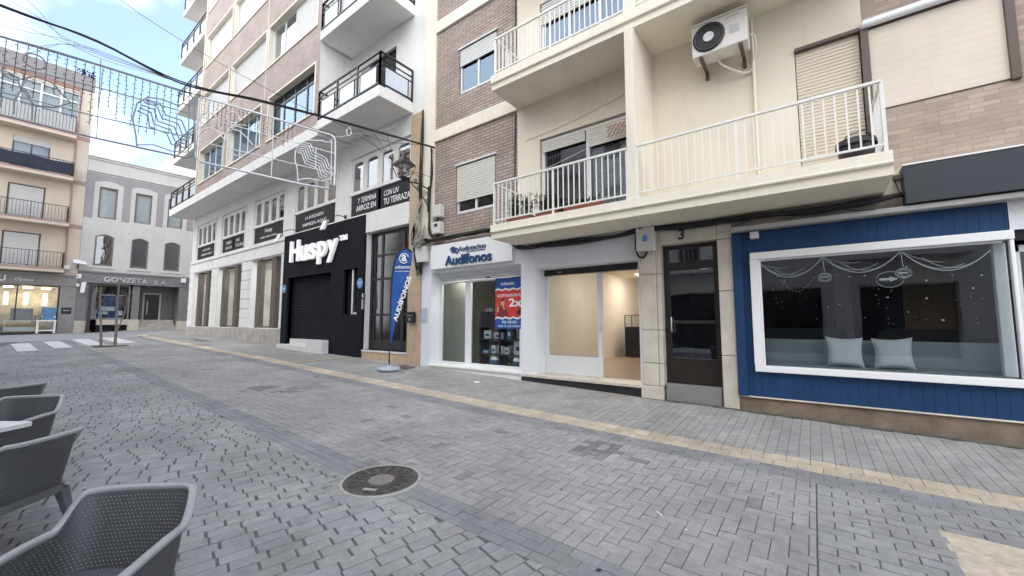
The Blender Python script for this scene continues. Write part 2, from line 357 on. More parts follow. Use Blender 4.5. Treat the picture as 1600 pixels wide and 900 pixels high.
    def shell(s, x0, x1, y0, y1, z0, z1, mi=0):
        """back, sides and roof of a building whose front is built separately"""
        s.poly(((x1, y1, z0), (x0, y1, z0), (x0, y1, z1), (x1, y1, z1)), mi)
        s.poly(((x0, y1, z0), (x0, y0, z0), (x0, y0, z1), (x0, y1, z1)), mi); s.poly(((x1, y0, z0), (x1, y1, z0), (x1, y1, z1), (x1, y0, z1)), mi)
        s.poly(((x0, y0, z1), (x1, y0, z1), (x1, y1, z1), (x0, y1, z1)), mi)
    def text(s, txt, x0, x1, z0, z1, y, depth=.02, mi=0, bold=0.0, shear=0.0, fn=None):
        """lettering stretched into the box x0..x1, z0..z1, its face towards -Y; fn maps (x, z, d) elsewhere"""
        cu = bpy.data.curves.new('lettering', 'FONT'); cu.body = txt; cu.extrude = .05; cu.offset = bold; cu.shear = shear; cu.resolution_u = 4
        o = bpy.data.objects.new('lettering', cu); COL.objects.link(o)
        dg = bpy.context.evaluated_depsgraph_get(); me = bpy.data.meshes.new_from_object(o.evaluated_get(dg))
        bpy.data.objects.remove(o); bpy.data.curves.remove(cu)
        P = [v.co.copy() for v in me.vertices]
        if not P: return
        ax, bx = min(p.x for p in P), max(p.x for p in P); ay, by = min(p.y for p in P), max(p.y for p in P); az, bz = min(p.z for p in P), max(p.z for p in P)
        k = len(s.v)
        for p in P:
            X = x0 + (p.x - ax) / (bx - ax) * (x1 - x0); Z = z0 + (p.y - ay) / (by - ay) * (z1 - z0); D = (p.z - az) / max(1e-6, bz - az) * depth
            s.v.append((X, y - D, Z) if fn is None else tuple(fn(X, Z, D)))
        for f in me.polygons:
            s.f.append(tuple(k + i for i in f.vertices)); s.m.append(mi); s.sm.append(False)
        bpy.data.meshes.remove(me)
    def build(s, name, mats, parent=None, org=None, bev=0.0, label=None, solid=0.0, sub=0):
        me = bpy.data.meshes.new(name)
        top = parent is None
        if parent is not None: org = ORG.get(parent.name, Vector((0, 0, 0)))
        if org is None:
            A = np.array(s.v); org = Vector(((A[:, 0].min() + A[:, 0].max()) / 2, (A[:, 1].min() + A[:, 1].max()) / 2, A[:, 2].min()))
        org = Vector(org)
        me.from_pydata([(p[0] - org.x, p[1] - org.y, p[2] - org.z) for p in s.v], [], s.f)
        if not isinstance(mats, (list, tuple)): mats = [mats]
        for mm in mats: me.materials.append(mm)
        me.polygons.foreach_set('material_index', s.m); me.polygons.foreach_set('use_smooth', s.sm)
        if s.uv is not None:
            ul = me.uv_layers.new(name='UVMap'); li = np.zeros(len(me.loops), dtype=np.int32); me.loops.foreach_get('vertex_index', li)
            ul.data.foreach_set('uv', np.array(s.uv, dtype=np.float32)[li].ravel())
        me.update()
        o = bpy.data.objects.new(name, me); COL.objects.link(o)
        ORG[o.name] = org
        if parent is not None: o.parent = parent
        else: o.location = org
        if label: o['label'] = label
        if solid:
            md = o.modifiers.new('thickness', 'SOLIDIFY'); md.thickness = solid; md.offset = 0
        if sub:
            md = o.modifiers.new('smooth', 'SUBSURF'); md.levels = sub; md.render_levels = sub
        if bev:
            md = o.modifiers.new('bevel', 'BEVEL'); md.width = bev; md.segments = 2; md.limit_method = 'ANGLE'; md.angle_limit = R(40)
        return o
ORG = {}
def thing(name, label, cat, loc=(0, 0, 0), rotz=0.0, group=None, local=False):
    o = bpy.data.objects.new(name, None); COL.objects.link(o); o.empty_display_size = .2
    o.location = loc; o.rotation_euler = (0, 0, rotz); o['label'] = label; o['category'] = cat
    if group: o['group'] = group
    ORG[o.name] = Vector((0, 0, 0)) if local else Vector(loc)
    return o
def tag(o, label, cat, group=None):
    o['label'] = label; o['category'] = cat
    if group: o['group'] = group
    return o
def struct(o, kind='structure'): o['kind'] = kind; return o
def copy_tree(o, parent=None):
    c = o.copy(); COL.objects.link(c)
    if parent is not None: c.parent = parent
    for ch in list(o.children): copy_tree(ch, c)
    return c
def one(name, shape, mats, label, cat, group=None, bev=0.0, **k):
    m = MB(); shape(m); return tag(m.build(name, mats, bev=bev, **k), label, cat, group)
def XZ(y): return lambda u, v, d: (u, y + d, v)
def rrect(x0, x1, z0, z1, r, n=4, top_only=False):
    p = []
    for cx, cz, a0 in ((x1 - r, z1 - r, 0), (x0 + r, z1 - r, 90), (x0 + r, z0 + r, 180), (x1 - r, z0 + r, 270)):
        if top_only and a0 >= 180: p.append((x0 if a0 == 180 else x1, z0)); continue
        p += [(cx + r * math.cos(R(a0 + 90 * i / n)), cz + r * math.sin(R(a0 + 90 * i / n))) for i in range(n + 1)]
    return p
def smooth_path(pts, k=6):
    """Catmull-Rom through the points"""
    pts = [Vector(p) for p in pts]; q = [pts[0] * 2 - pts[1]] + pts + [pts[-1] * 2 - pts[-2]]; out = []
    for i in range(1, len(q) - 2):
        a, b, c, d = q[i - 1:i + 3]
        for j in range(k):
            t = j / k
            out.append(.5 * ((2 * b) + (c - a) * t + (2 * a - 5 * b + 4 * c - d) * t * t + (3 * b - a - 3 * c + d) * t ** 3))
    return out + [pts[-1]]

def roller(mb, x0, x1, z0, z1, y, pitch=.062, dp=.016, mi=0):
    n = max(2, int(round((z1 - z0) / pitch))); h = (z1 - z0) / n; rows = []
    for i in range(n):
        z = z0 + i * h
        rows += [[(x0, y, z), (x1, y, z)], [(x0, y - dp, z + h * .12), (x1, y - dp, z + h * .12)], [(x0, y - dp * .85, z + h * .82), (x1, y - dp * .85, z + h * .82)], [(x0, y, z + h * .86), (x1, y, z + h * .86)]]
    rows.append([(x0, y, z1), (x1, y, z1)])
    mb.grid(rows, mi, False)
    mb.box(x0, x1, y + .002, y + .01, z0, z1, mi)
def window(parent, x0, x1, z0, z1, y, frame=None, cols=2, fw=.05, pane=None, shut=0.0, shut_mat=None, behind=None, depth=.06, gap=0.0, rails=(), label=None, rdepth=.5, half=None):
    """framed window at y: frame part with pane, shutter and room behind as sub-parts"""
    frame = frame or alu_white; m = MB()
    m.box(x0, x0 + fw, y, y + depth, z0, z1); m.box(x1 - fw, x1, y, y + depth, z0, z1)
    m.box(x0 + fw, x1 - fw, y, y + depth, z0, z0 + fw); m.box(x0 + fw, x1 - fw, y, y + depth, z1 - fw, z1)
    for c in range(1, cols):
        xc = x0 + (x1 - x0) * c / cols; m.box(xc - fw * .55, xc + fw * .55, y + .003, y + depth - .003, z0 + fw, z1 - fw)
    for zr in rails: m.box(x0 + fw, x1 - fw, y + .006, y + depth - .006, zr - fw / 2, zr + fw / 2)
    o = m.build('window', frame, parent, bev=.004, label=label)
    p = MB(); p.box(x0 + fw * .5, x1 - fw * .5, y + depth * .5 - .004, y + depth * .5 + .004, z0 + fw * .5, z1 - fw * .5); p.build('pane', pane or glass_dark, o)
    b = MB(); b.room(x0 + .001, x1 - .001, y + depth, y + depth + rdepth, z0, z1, 0); b.build('room', behind or dark_room, o)
    if shut > 0:
        s = MB(); roller(s, x0 + .01, x1 - .01, z1 - (z1 - z0) * shut, z1, y - .02); s.build('shutter', shut_mat or slat, o)
    if half:
        s = MB(); roller(s, half[0], half[1], z0 + .01, z1 - .01, y - .02); s.build('shutter', shut_mat or slat, o)
    return o
def railing(parent, runs, z0, z1, m, step=.102, name='railing', r=.009, posts=True, post_w=.035, lowz=.0, extra=None):
    """baluster railing along runs of ((x,y),(x,y))"""
    mb = MB()
    for (a, b) in runs:
        a3, b3 = Vector((*a, 0)), Vector((*b, 0)); Ln = (b3 - a3).length
        top = Vector((0, 0, z1)); low = Vector((0, 0, z0))
        mb.bar(a3 + top, b3 + top, .045, wd2=.03); mb.bar(a3 + low, b3 + low, .03, wd2=.022)
        n = max(2, int(Ln / step))
        for i in range(n + 1):
            p = a3.lerp(b3, i / n); pw = post_w if posts and (i == 0 or i == n or i == n // 2) else None
            if pw: mb.box(p.x - pw / 2, p.x + pw / 2, p.y - .012, p.y + .012, z0 - lowz, z1 - .015)
            else: mb.bar(p + low, p + top, .017)
    return mb.build(name, m, parent)

# ------------------------------------------------------------------ ground
GX5 = [-300, -39, -26.6, -19.1, -13.2, -9.5, -6.2, -3.8, -1, 1.8, 6, 300]; GZ5 = [.8, .75, .72, .53, .39, .26, .16, .08, .02, -.01, -.08, -.2]
GX7 = [-300, -39, -27.8, -23.9, -20.3, -16.2, -10.9, -8.2, -2.3, -1, 1.8, 6, 300]; GZ7 = [.9, .88, .78, .73, .66, .48, .355, .285, .13, .12, .06, -.03, -.1]
def gz(x, y):
    a = float(np.interp(x, GX5, GZ5))
    if y >= 5: return a + (float(np.interp(x, GX7, GZ7)) - a) * min(1, (y - 5) / 2)
    return a - .02 * min(3, 5 - y) - (.03 * min(2, 2 - y) if y < 2 else 0)
def sheet(name, xs, ys, dz, m):
    mb = MB(); mb.grid([[(x, y, gz(x, y) + dz) for x in xs] for y in ys], 0, False)
    return struct(mb.build(name, m, org=(0, 0, 0)))
FX = [-300, -80, -50, -45, -42, -39, -36, -33, -30, -28, -27] + [-26 + .5 * i for i in range(61)] + [5, 6, 8, 12, 30, 300]
FY = [-300, -60, -20, -10, -5, -3, -2, -1, 0, 1, 2, 2.5, 3, 3.5, 4, 4.5, 5, 5.5, 6, 6.5, 7, 7.6, 9, 14, 30, 60, 300]
sheet('ground', FX, FY, -.03, asphalt)
BX = [-26.2] + [-26 + .5 * i for i in range(60)] + [3.6]
sheet('street_bed', BX, [-3.2, -2, -1, 0, 1, 2, 2.5, 3, 3.5, 4, 4.5, 5, 5.5, 6, 6.5, 7, 7.1], -.009, road_dark)

class Pavers:
    def __init__(s): s.v = []; s.f = []; s.c = []
    def add(s, poly, col, joint=.004, dz=None, ch=.005):
        n = len(poly); cx = sum(p[0] for p in poly) / n; cy = sum(p[1] for p in poly) / n
        if (cx + 3.17) ** 2 + (cy - 2.27) ** 2 < .13: return
        dz = rng.uniform(-.0022, .0022) if dz is None else dz
        tx, ty = rng.normal(0, .006), rng.normal(0, .006)
        def ins(p, d):
            dx, dy = cx - p[0], cy - p[1]; q = math.hypot(dx, dy) + 1e-9
            mx_, my_ = abs(dx) + 1e-9, abs(dy) + 1e-9
            return (p[0] + math.copysign(min(d, mx_ * .8), dx), p[1] + math.copysign(min(d, my_ * .8), dy)) if n == 4 and s.axis else (p[0] + dx / q * d * 1.4, p[1] + dy / q * d * 1.4)
        k = len(s.v)
        for d, z in ((joint / 2, -.012), (joint / 2, -ch * .7), (joint / 2 + ch, 0)):
            for p in poly:
                x, y = ins(p, d); s.v.append((x, y, gz(x, y) + dz + z + (x - cx) * tx + (y - cy) * ty))
        for r in range(2):
            for i in range(n):
                j = (i + 1) % n; s.f.append((k + r * n + i, k + r * n + j, k + (r + 1) * n + j, k + (r + 1) * n + i)); s.c.append(col)
        s.f.append(tuple(k + 2 * n + i for i in range(n))); s.c.append(col)
    axis = True
    def build(s, name):
        me = bpy.data.meshes.new(name); me.from_pydata(s.v, [], s.f); me.materials.append(pav)
        ca = me.color_attributes.new('tint', 'FLOAT_COLOR', 'CORNER')
        tot = np.array([len(f) for f in s.f]); cols = np.ones((len(s.f), 4), dtype=np.float32); cols[:, :3] = np.array(s.c)
        ca.data.foreach_set('color', np.repeat(cols, tot, axis=0).ravel())
        o = bpy.data.objects.new(name, me); COL.objects.link(o); return struct(o)
def tint(base, v=.10):
    k = 1 + rng.normal(0, v); h = rng.normal(0, .006)
    return (max(.02, base[0] * k + h), max(.02, base[1] * k + h * .8), max(.02, base[2] * k + h * .2))
GREY = (.348, .340, .332); GREY2 = (.330, .328, .328); DARK = (.268, .268, .276); YEL = (.54, .455, .355); WALK = (.335, .328, .315)
def clip_rect(x0, x1, y0, y1, X0, X1, Y0, Y1):
    x0, x1, y0, y1 = max(x0, X0), min(x1, X1), max(y0, Y0), min(y1, Y1)
    if x1 - x0 < .008 or y1 - y0 < .008: return None
    return ((x0, y0), (x1, y0), (x1, y1), (x0, y1))
XL, XR = -26.1, 3.5
# centre of the street: herringbone
pv = Pavers(); u = .1
HX0, HX1, HY0, HY1 = XL, -.058, 2.40, 4.55
ni = int((HX1 - HX0) / u) + 3; nj = int((HY1 - HY0) / u) + 3
STAIN = [(-1.95, 4.28, .22), (-2.1, 4.02, .16), (-1.7, 4.05, .2), (-8.3, 3.2, .3), (-7.6, 3.4, .3)]
for i in range(-2, ni):
    for j in range(-2, nj):
        c = (i - j) % 4; x, y = HX0 + i * u, HY0 + j * u
        if c == 0: q = clip_rect(x, x + 2 * u, y, y + u, HX0, HX1, HY0, HY1)
        elif c == 3: q = clip_rect(x, x + u, y, y + 2 * u, HX0, HX1, HY0, HY1)
        else: continue
        if q is None: continue
        col = tint(GREY, .035)
        for sx, sy, sr in STAIN:
            if math.hypot(q[0][0] + .07 - sx, q[0][1] + .05 - sy) < sr and rng.random() < .55: kk = rng.uniform(.5, .8); col = tuple(v * kk for v in col)
        if rng.random() < .008: col = tuple(v * .7 for v in col)
        pv.add(q, col, joint=.003 + abs(rng.normal(0, .002)), ch=.003)
# right-hand end: plain rows with wider pale joints
y = 2.40
while y < 4.55:
    x = -.055; k = int(round((y - 2.4) / .1)) % 2
    x -= .1 * k
    while x < XR:
        q = clip_rect(x, x + .2, y, y + .1, -.055, .63 + rng.uniform(-.012, .012) if y < 4.05 else XR, 2.40, 4.55)
        if q: pv.add(q, tint((.325, .322, .32), .035), joint=.006 + abs(rng.normal(0, .002)), ch=.004)
        x += .2
    y += .1
pv.build('street_paving')
# dark side band and gutter: three stretcher rows each
pv = Pavers()
for (Y0, h) in ((4.55, .1), (2.13, .09)):
    for r in range(3):
        x = XL - .1 * (r % 2)
        while x < XR:
            q = clip_rect(x, x + .2, Y0 + r * h, Y0 + r * h + h, XL, XR, Y0, Y0 + 3 * h)
            if q: pv.add(q, tint(DARK, .045), joint=.003, ch=.003)
            x += .2
pv.build('gutter_paving')
pv = Pavers(); x = XL
while x < XR:
    for r in range(2):
        q = clip_rect(x + .1 * r - .1, x + .1 * r + .1, 4.85 + r * .175, 5.025 + r * .175, XL, XR, 4.85, 5.2)
        if q: pv.add(q, tint(YEL, .05), joint=.003)
    x += .2
xx = -11.45
yv = 5.22
while yv < 6.95:
    pv.add(((xx, yv), (xx + .12, yv), (xx + .12, min(6.95, yv + .2)), (xx, min(6.95, yv + .2))), tint(YEL, .05), joint=.003, dz=.003); yv += .2
pv.build('yellow_paving_strip')
# pavement in front of the shops: 10 x 20 cm stones laid across
pv = Pavers(); x = XL; k = 0
while x < XR:
    y = 5.2 - .1 * (k % 2)
    while y < 7.02:
        q = clip_rect(x, x + .1, y, y + .2, XL, XR, 5.2, 7.02)
        if q and not (-11.5 < x < -11.25): pv.add(q, tint(WALK, .04), joint=.002 + abs(rng.normal(0, .0015)), ch=.0035)
        y += .2
    x += .1; k += 1
pv.build('sidewalk_paving')
# near side: rows slightly skewed, open joints
pv = Pavers(); pv.axis = False
ca, sa = math.cos(R(76)), math.sin(R(76))
def cut(poly, ymax):
    out = []
    for i in range(len(poly)):
        a, b = poly[i], poly[(i + 1) % len(poly)]
        if a[1] <= ymax: out.append(a)
        if (a[1] - ymax) * (b[1] - ymax) < 0:
            t = (ymax - a[1]) / (b[1] - a[1]); out.append((a[0] + (b[0] - a[0]) * t, ymax))
    return out
for i in range(-330, 60):
    off = rng.uniform(0, .2)
    for j in range(-26, 30):
        u0, v0 = j * .203 + off, i * .102
        pts = []; je = abs(rng.normal(0, .003))
        for uu, vv in ((u0, v0), (u0, v0 + .1), (u0 + .2, v0 + .1), (u0 + .2, v0)):
            su = .1 + u0 - uu; uu += math.copysign(.0025 + je, su); sv = .05 + v0 - vv; vv += math.copysign(.0008, sv)
            pts.append((uu * ca + vv * sa * 1.0, uu * sa - vv * ca))
        cx = sum(p[0] for p in pts) / 4; cy = sum(p[1] for p in pts) / 4
        if not (XL + .1 < cx < 1.6 and -3.0 < cy < 2.25): continue
        q = cut(pts[::-1], 2.13)
        if len(q) < 3: continue
        ar = abs(sum(q[a][0] * q[(a + 1) % len(q)][1] - q[(a + 1) % len(q)][0] * q[a][1] for a in range(len(q)))) / 2
        if ar < .002: continue
        # keep the winding anticlockwise
        sg = sum(q[a][0] * q[(a + 1) % len(q)][1] - q[(a + 1) % len(q)][0] * q[a][1] for a in range(len(q)))
        if sg < 0: q = q[::-1]
        col = tint(GREY2, .035)
        pv.add(q, col, joint=.0015, dz=rng.uniform(-.0022, .0018), ch=.0035)
pv.build('terrace_paving')
# far street: kerb line turning the corner, paint
def ribbon(name, pts, wd, dz, m):
    mb = MB(); P = smooth_path([(a, b, 0) for a, b in pts], 8); ra, rb = [], []
    for i, p in enumerate(P):
        t = (P[min(i + 1, len(P) - 1)] - P[max(0, i - 1)]).normalized(); nrm = Vector((-t.y, t.x, 0)) * wd / 2
        a, b = p + nrm, p - nrm; ra.append((a.x, a.y, gz(a.x, a.y) + dz)); rb.append((b.x, b.y, gz(b.x, b.y) + dz))
    mb.grid([ra, rb], 0, False, flip=True)
    return struct(mb.build(name, m, org=(0, 0, 0)))
ribbon('kerb_line', [(-26.1, 5.02), (-27.5, 5.1), (-29.2, 5.7), (-30.3, 6.9), (-30.6, 8.6), (-30.6, 12), (-30.6, 20)], .34, .014, mat('kerb_stone', (.50, .42, .33), .8, .1, 6, .2, 60))
mb = MB()
corner = [(-26.1, 5.2), (-27.5, 5.28), (-29.05, 5.85), (-30.1, 7.0), (-30.4, 8.6), (-30.4, 20), (-26.1, 20)]
mb.poly([(a, b, gz(a, b) + .006) for a, b in corner])
struct(mb.build('sidewalk_corner', mat('corner_paving', (.30, .27, .245), .9, .12, 3, .3, 50), org=(0, 0, 0)))
mb = MB()
for xa, xb, y0, y1 in ((-24.6, -20.4, .82, 1.27), (-25.1, -21.0, 1.65, 2.10), (-25.9, -21.5, 2.52, 3.02), (-26.4, -22.0, 3.42, 3.95)):
    n = 6
    mb.grid([[(xa + (xb - xa) * i / n, yy, gz(xa + (xb - xa) * i / n, yy) + .008) for i in range(n + 1)] for yy in (y0, y1)], 0, False)
struct(mb.build('zebra_crossing_paint', road_white, org=(0, 0, 0)))
mb = MB()
SP = [(.615, 4.11), (1.2, 4.115), (2.2, 4.11), (3.5, 4.115), (3.5, 2.38), (.62, 2.38)]
mb.poly([(a, b, gz(a, b) - .002) for a, b in SP][::-1])
struct(mb.build('repair_patch', sandy, org=(0, 0, 0)))

# ------------------------------------------------------------------ the cream building with the three shops (number 3)
C = thing('apartment_building', 'cream and mauve brick apartment building with long white railed balcony above the shops', 'building', (0, 7, 0))
FL = 3.11
m = MB()
holes = [(-7.05, -5.75, 4.10, 5.34), (-6.98, -5.72, 7.22, 8.42), (-6.98, -5.72, 10.35, 11.53), (-6.98, -5.72, 13.45, 14.65)]
m.facade(-7.82, -5.11, 3.36, 18.0, 7.02, holes, .11)
m.build('brick_wall', brick_c, C)
m = MB()
m.facade(-5.11, .73, 3.1, 18.0, 7.0, [(-4.52, -2.32, 3.34, 5.33), (-4.5, -2.4, 6.5, 8.42), (-.03, .70, 3.34, 5.40), (-.03, .70, 6.5, 8.5), (-4.5, -2.4, 9.6, 11.5), (-4.5, -2.4, 12.7, 14.6)], .12)
m.poly(((-5.11, 7.0, 3.36), (-5.11, 7.02, 3.36), (-5.11, 7.02, 18), (-5.11, 7.0, 18)))
m.shell(-8.25, 9.0, 7.06, 19, -.2, 18.0)
m.build('wall', cream, C)
m = MB()
m.box(-8.25, -7.82, 6.96, 7.06, 3.36, 18.0)
for z in (6.18, 9.25, 12.35, 15.45): m.box(-7.818, -5.115, 6.965, 7.05, z, z + .33)
m.box(-8.25, 9.0, 6.9, 7.3, 18.0, 18.25)
m.build('cream_trim', cream_trim, C, bev=.006)
m = MB()
m.facade(.99, 9.0, 3.0, 3.36, 7.004, [], .1); m.facade(.73, 9.0, 3.36, 18.0, 7.004, [(.73, 2.02, 4.22, 5.39), (.73, 2.02, 7.4, 8.5), (4.2, 5.6, 4.22, 5.39)], .1)
m.build('brick_wall', brick_r, C)
# windows in the brick bay
window(C, -7.03, -5.77, 4.12, 5.32, 7.06, cols=2, shut=.76, shut_mat=slat)
window(C, -6.96, -5.74, 7.24, 8.40, 7.06, cols=2, shut=.38, shut_mat=slat_white, pane=glass_sky)
window(C, -6.96, -5.74, 10.37, 11.5, 7.06, cols=2, shut=.5, shut_mat=slat)
window(C, -6.96, -5.74, 13.47, 14.6, 7.06, cols=2, shut=.3, shut_mat=slat)
for x0, x1, z in ((-7.07, -5.73, 5.34), (-7.0, -5.70, 8.42)):
    m = MB(); m.box(x0, x1, 6.985, 7.03, z, z + .035); m.build('window_head', alu_white, C, bev=.004)
# balcony door with two blinds, left half
wn = window(C, -4.5, -2.34, 3.36, 5.31, 7.06, cols=2, fw=.07, pane=glass_dark, rdepth=1.2)
s = MB(); roller(s, -4.44, -3.46, 5.02, 5.26, 7.03, .05); s.build('shutter', slat, wn)
s = MB(); roller(s, -3.38, -2.38, 4.86, 5.26, 7.03, .05); s.build('shutter', slat, wn)
s = MB(); s.grid([[(-3.36 + i * .05, 7.16 + .012 * math.sin(i * 1.9), z) for i in range(20)] for z in (3.4, 4.84)], 0, True); s.build('lace_curtain', lace, wn)
window(C, -4.48, -2.42, 6.52, 8.4, 7.06, cols=3, fw=.06, pane=glass_sky, shut=.25, shut_mat=slat_white)
for zz_ in (9.62, 12.72): window(C, -4.48, -2.42, zz_, zz_ + 1.86, 7.06, cols=3, fw=.06, pane=glass_dark, shut=.3)
# shuttered balcony door and the wide blind, right half
m = MB(); roller(m, -.02, .69, 3.36, 5.38, 7.03, .05, .008); m.build('shutter', slat_cream, C)
m = MB(); roller(m, -.02, .69, 6.52, 8.48, 7.03, .05, .008); m.build('shutter', slat_cream, C)
for b_ in ((.70, .785, 6.95, 7.04, 3.34, 5.40), (1.965, 2.045, 6.95, 7.04, 4.2, 5.42), (-.03, .699, 6.955, 7.02, 5.38, 5.43)):
    m = MB(); m.box(*b_); m.build('brown_frame', brown_alu, C, bev=.005)
m = MB()
rows = []
for i in range(25):
    z = 4.23 + 1.13 * i / 24; rows.append([(.787, 6.985 - .0012 * (i % 2), z), (1.963, 6.985 - .0012 * (i % 2), z)])
m.grid(rows, 0, False); m.box(.787, 1.963, 6.99, 7.1, 4.23, 5.36); m.build('blind', canvas, C)
m = MB(); m.tube([(.72, 6.93, 5.42), (2.3, 6.93, 5.42)], .045, 10); m.box(.74, 2.3, 6.94, 7.0, 5.44, 5.5); m.build('blind_roller', alu_white, C)
m = MB(); roller(m, .787, 1.963, 7.42, 8.48, 7.02); m.build('blind', canvas, C)
window(C, 4.22, 5.58, 4.24, 5.37, 7.06, cols=2, shut=.6)
# balconies
def balcony(z0, z1, x0, x1, yf):
    m = MB()
    prof = [(7.0, z0), (yf + .035, z0), (yf + .03, z0 + .115), (yf - .004, z0 + .125), (yf - .01, z0 + .145), (yf, z0 + .155), (yf, z1), (yf + .12, z1), (yf + .12, z1 - .05), (7.0, z1 - .05)]
    m.prism(prof, lambda a, b, d: (d, a, b), x1, x0)
    return m.build('balcony', cream_trim, C, bev=.006)
b1 = balcony(3.06, 3.335, -5.04, .80, 5.99)
b2 = balcony(6.20, 6.50, -5.10, .80, 6.05)
b3 = balcony(9.30, 9.60, -5.10, .80, 6.05)
m = MB(); m.box(-2.245, -2.10, 6.02, 6.999, 3.34, 6.195); m.box(-2.245, -2.10, 6.08, 6.999, 6.505, 9.295); m.build('partition_fin', cream, C, bev=.008)
yr = 6.045
railing(b1, [((-4.99, yr), (-2.255, yr)), ((-4.99, yr + .03), (-4.99, 6.99))], 3.43, 4.18, rail_white, lowz=.1)
railing(b1, [((-2.09, yr), (.755, yr)), ((.755, yr + .03), (.755, 6.99))], 3.43, 4.18, rail_white, lowz=.1)
railing(b2, [((-5.02, 6.1), (-2.255, 6.1)), ((-5.02, 6.13), (-5.02, 6.99))], 6.58, 7.30, rail_white, lowz=.1)
railing(b2, [((-2.09, 6.1), (.76, 6.1)), ((.76, 6.13), (.76, 6.99))], 6.58, 7.30, rail_white, lowz=.1)
railing(b3, [((-5.02, 6.1), (.76, 6.1))], 9.68, 10.4, rail_white, lowz=.1)
# ---- shop fronts: white plaster
m = MB()
m.facade(-8.24, -4.985, .0, 3.36, 7.0, [(-7.87, -5.02, .0, 2.68)], .35)
m.box(-8.24, -7.87, 6.985, 7.0 - .002, .1, 2.68)
m.facade(-4.985, -2.40, .0, 3.06, 6.995, [(-4.64, -2.455, .0, 2.54)], .42)
m.build('plaster_wall', whitewash, C)
m = MB()   # thresholds
m.box(-7.93, -5.0, 6.93, 7.36, .315, .365); m.box(-8.0, -4.99, 6.96, 7.2, .02, .313)
m.build('threshold', white_b, C, bev=.006)
m = MB(); m.box(-4.86, -2.36, 6.93, 7.46, .285, .34); m.build('threshold', pale_stone, C, bev=.008)
m = MB(); m.box(-4.98, -2.37, 6.955, 7.3, -.05, .283); m.build('step_face', slate_blk, C, bev=.01)
# hearing-aid shop front
fr = MB()
for a, b in ((-7.868, -7.79), (-6.95, -6.76), (-5.28, -5.022)): fr.box(a, b, 7.30, 7.36, .366, 2.46)
fr.box(-7.79, -6.95, 7.30, 7.36, .366, .42); fr.box(-6.76, -5.28, 7.30, 7.36, .366, .42); fr.box(-7.79, -6.95, 7.305, 7.355, 2.41, 2.46); fr.box(-6.76, -5.28, 7.305, 7.355, 2.41, 2.46)
g1 = fr.build('shop_door', alu_white, C, bev=.005)
m = MB(); m.box(-7.80, -5.27, 7.325, 7.335, .4, 2.45); m.build('pane', glass, g1)
m = MB(); m.box(-7.868, -5.022, 7.24, 7.34, 2.58, 2.70); roller(m, -7.868, -5.022, 2.462, 2.58, 7.29, .06); m.box(-6.55, -6.42, 7.265, 7.285, 2.47, 2.50); m.box(-6.25, -6.12, 7.265, 7.285, 2.47, 2.50, 1)
m.build('rolling_shutter', [alu_white, black_metal], C, bev=.003)
m = MB(); m.room(-8.2, -5.06, 7.362, 10.2, .33, 2.66, 0, 1, 2); m.build('shop_interior', [room_khaki, room_grey, whitewash], C)
m = MB(); m.box(-8.19, -7.35, 7.75, 7.79, .34, 2.6); m.build('partition', room_khaki, C)
m = MB(); m.box(-7.6, -5.5, 7.46, 7.62, 2.62, 2.65); m.build('ceiling_lamp', lamp_shop, C)
# empty shop
fr = MB()
fr.box(-4.636, -4.56, 7.38, 7.44, .341, 2.41); fr.box(-3.42, -3.33, 7.37, 7.45, .341, 2.41); fr.box(-2.56, -2.458, 7.38, 7.44, .341, 2.41)
fr.box(-4.56, -3.42, 7.39, 7.43, .35, .70); fr.box(-4.56, -3.42, 7.385, 7.435, .341, .37); fr.box(-4.56, -3.42, 7.385, 7.435, .69, .72)
g2 = fr.build('shop_door', alu_white, C, bev=.005)
m = MB(); m.box(-4.57, -3.41, 7.405, 7.415, .71, 2.405); m.build('pane', glass, g2)
m = MB(); m.box(-3.36, -3.345, 7.33, 7.37, 1.25, 1.33); m.build('handle', steel, g2)
m = MB(); m.box(-4.637, -2.458, 7.34, 7.46, 2.412, 2.538); m.box(-4.3, -4.2, 7.335, 7.34, 2.46, 2.48, 1); m.build('shutter_housing', [slate_blk, steel], C, bev=.004)
m = MB()
m.room(-5.02, -2.1, 7.46, 14.5, .345, 2.9, 0, 1, 0)
m.poly(((-5.02, 7.455, 2.54), (-2.1, 7.455, 2.54), (-2.1, 7.455, 2.9), (-5.02, 7.455, 2.9)))
m.build('shop_interior', [room_warm, floor_warm], C)
m = MB(); m.box(-3.9, -3.3, 9.4, 9.8, 2.86, 2.895); m.build('ceiling_lamp', lamp_warm, C)
m = MB(); m.box(-4.3, -3.7, 12.2, 12.6, 2.86, 2.895); m.build('ceiling_lamp', lamp_warm, C)
# portal of number 3
m = MB()
for z0, z1 in ((.345, .72), (.726, 1.28), (1.286, 2.24), (2.246, 3.05)): m.box(-2.40, -2.13, 6.94, 7.2, z0, z1); m.box(-2.126, -2.05, 6.96, 7.2, z0, z1)
for z0, z1 in ((-.1, .9), (.906, 1.9), (1.906, 2.72), (2.726, 3.05)): m.box(-1.165, -.955, 6.945, 7.2, z0, z1)
m.box(-2.049, -1.166, 6.95, 7.2, 2.73, 3.05)
m.box(-2.43, -2.06, 6.925, 7.1, -.1, .34)
m.build('stone_portal', pale_stone, C, bev=.012)
m = MB(); m.box(-2.03, -1.19, 6.99, 7.25, -.05, .395); m.build('doorstep', granite, C, bev=.008)
m = MB()
m.box(-2.048, -1.955, 7.12, 7.2, .396, 2.728); m.box(-1.262, -1.167, 7.12, 7.2, .396, 2.728); m.box(-1.955, -1.262, 7.12, 7.2, 2.66, 2.728); m.box(-1.955, -1.262, 7.12, 7.2, 2.30, 2.44)
m.box(-1.955, -1.262, 7.12, 7.2, .396, .82); m.box(-1.955, -1.262, 7.11, 7.2, 1.39, 1.44)
dr = m.build('front_door', dark_wood, C, bev=.006)
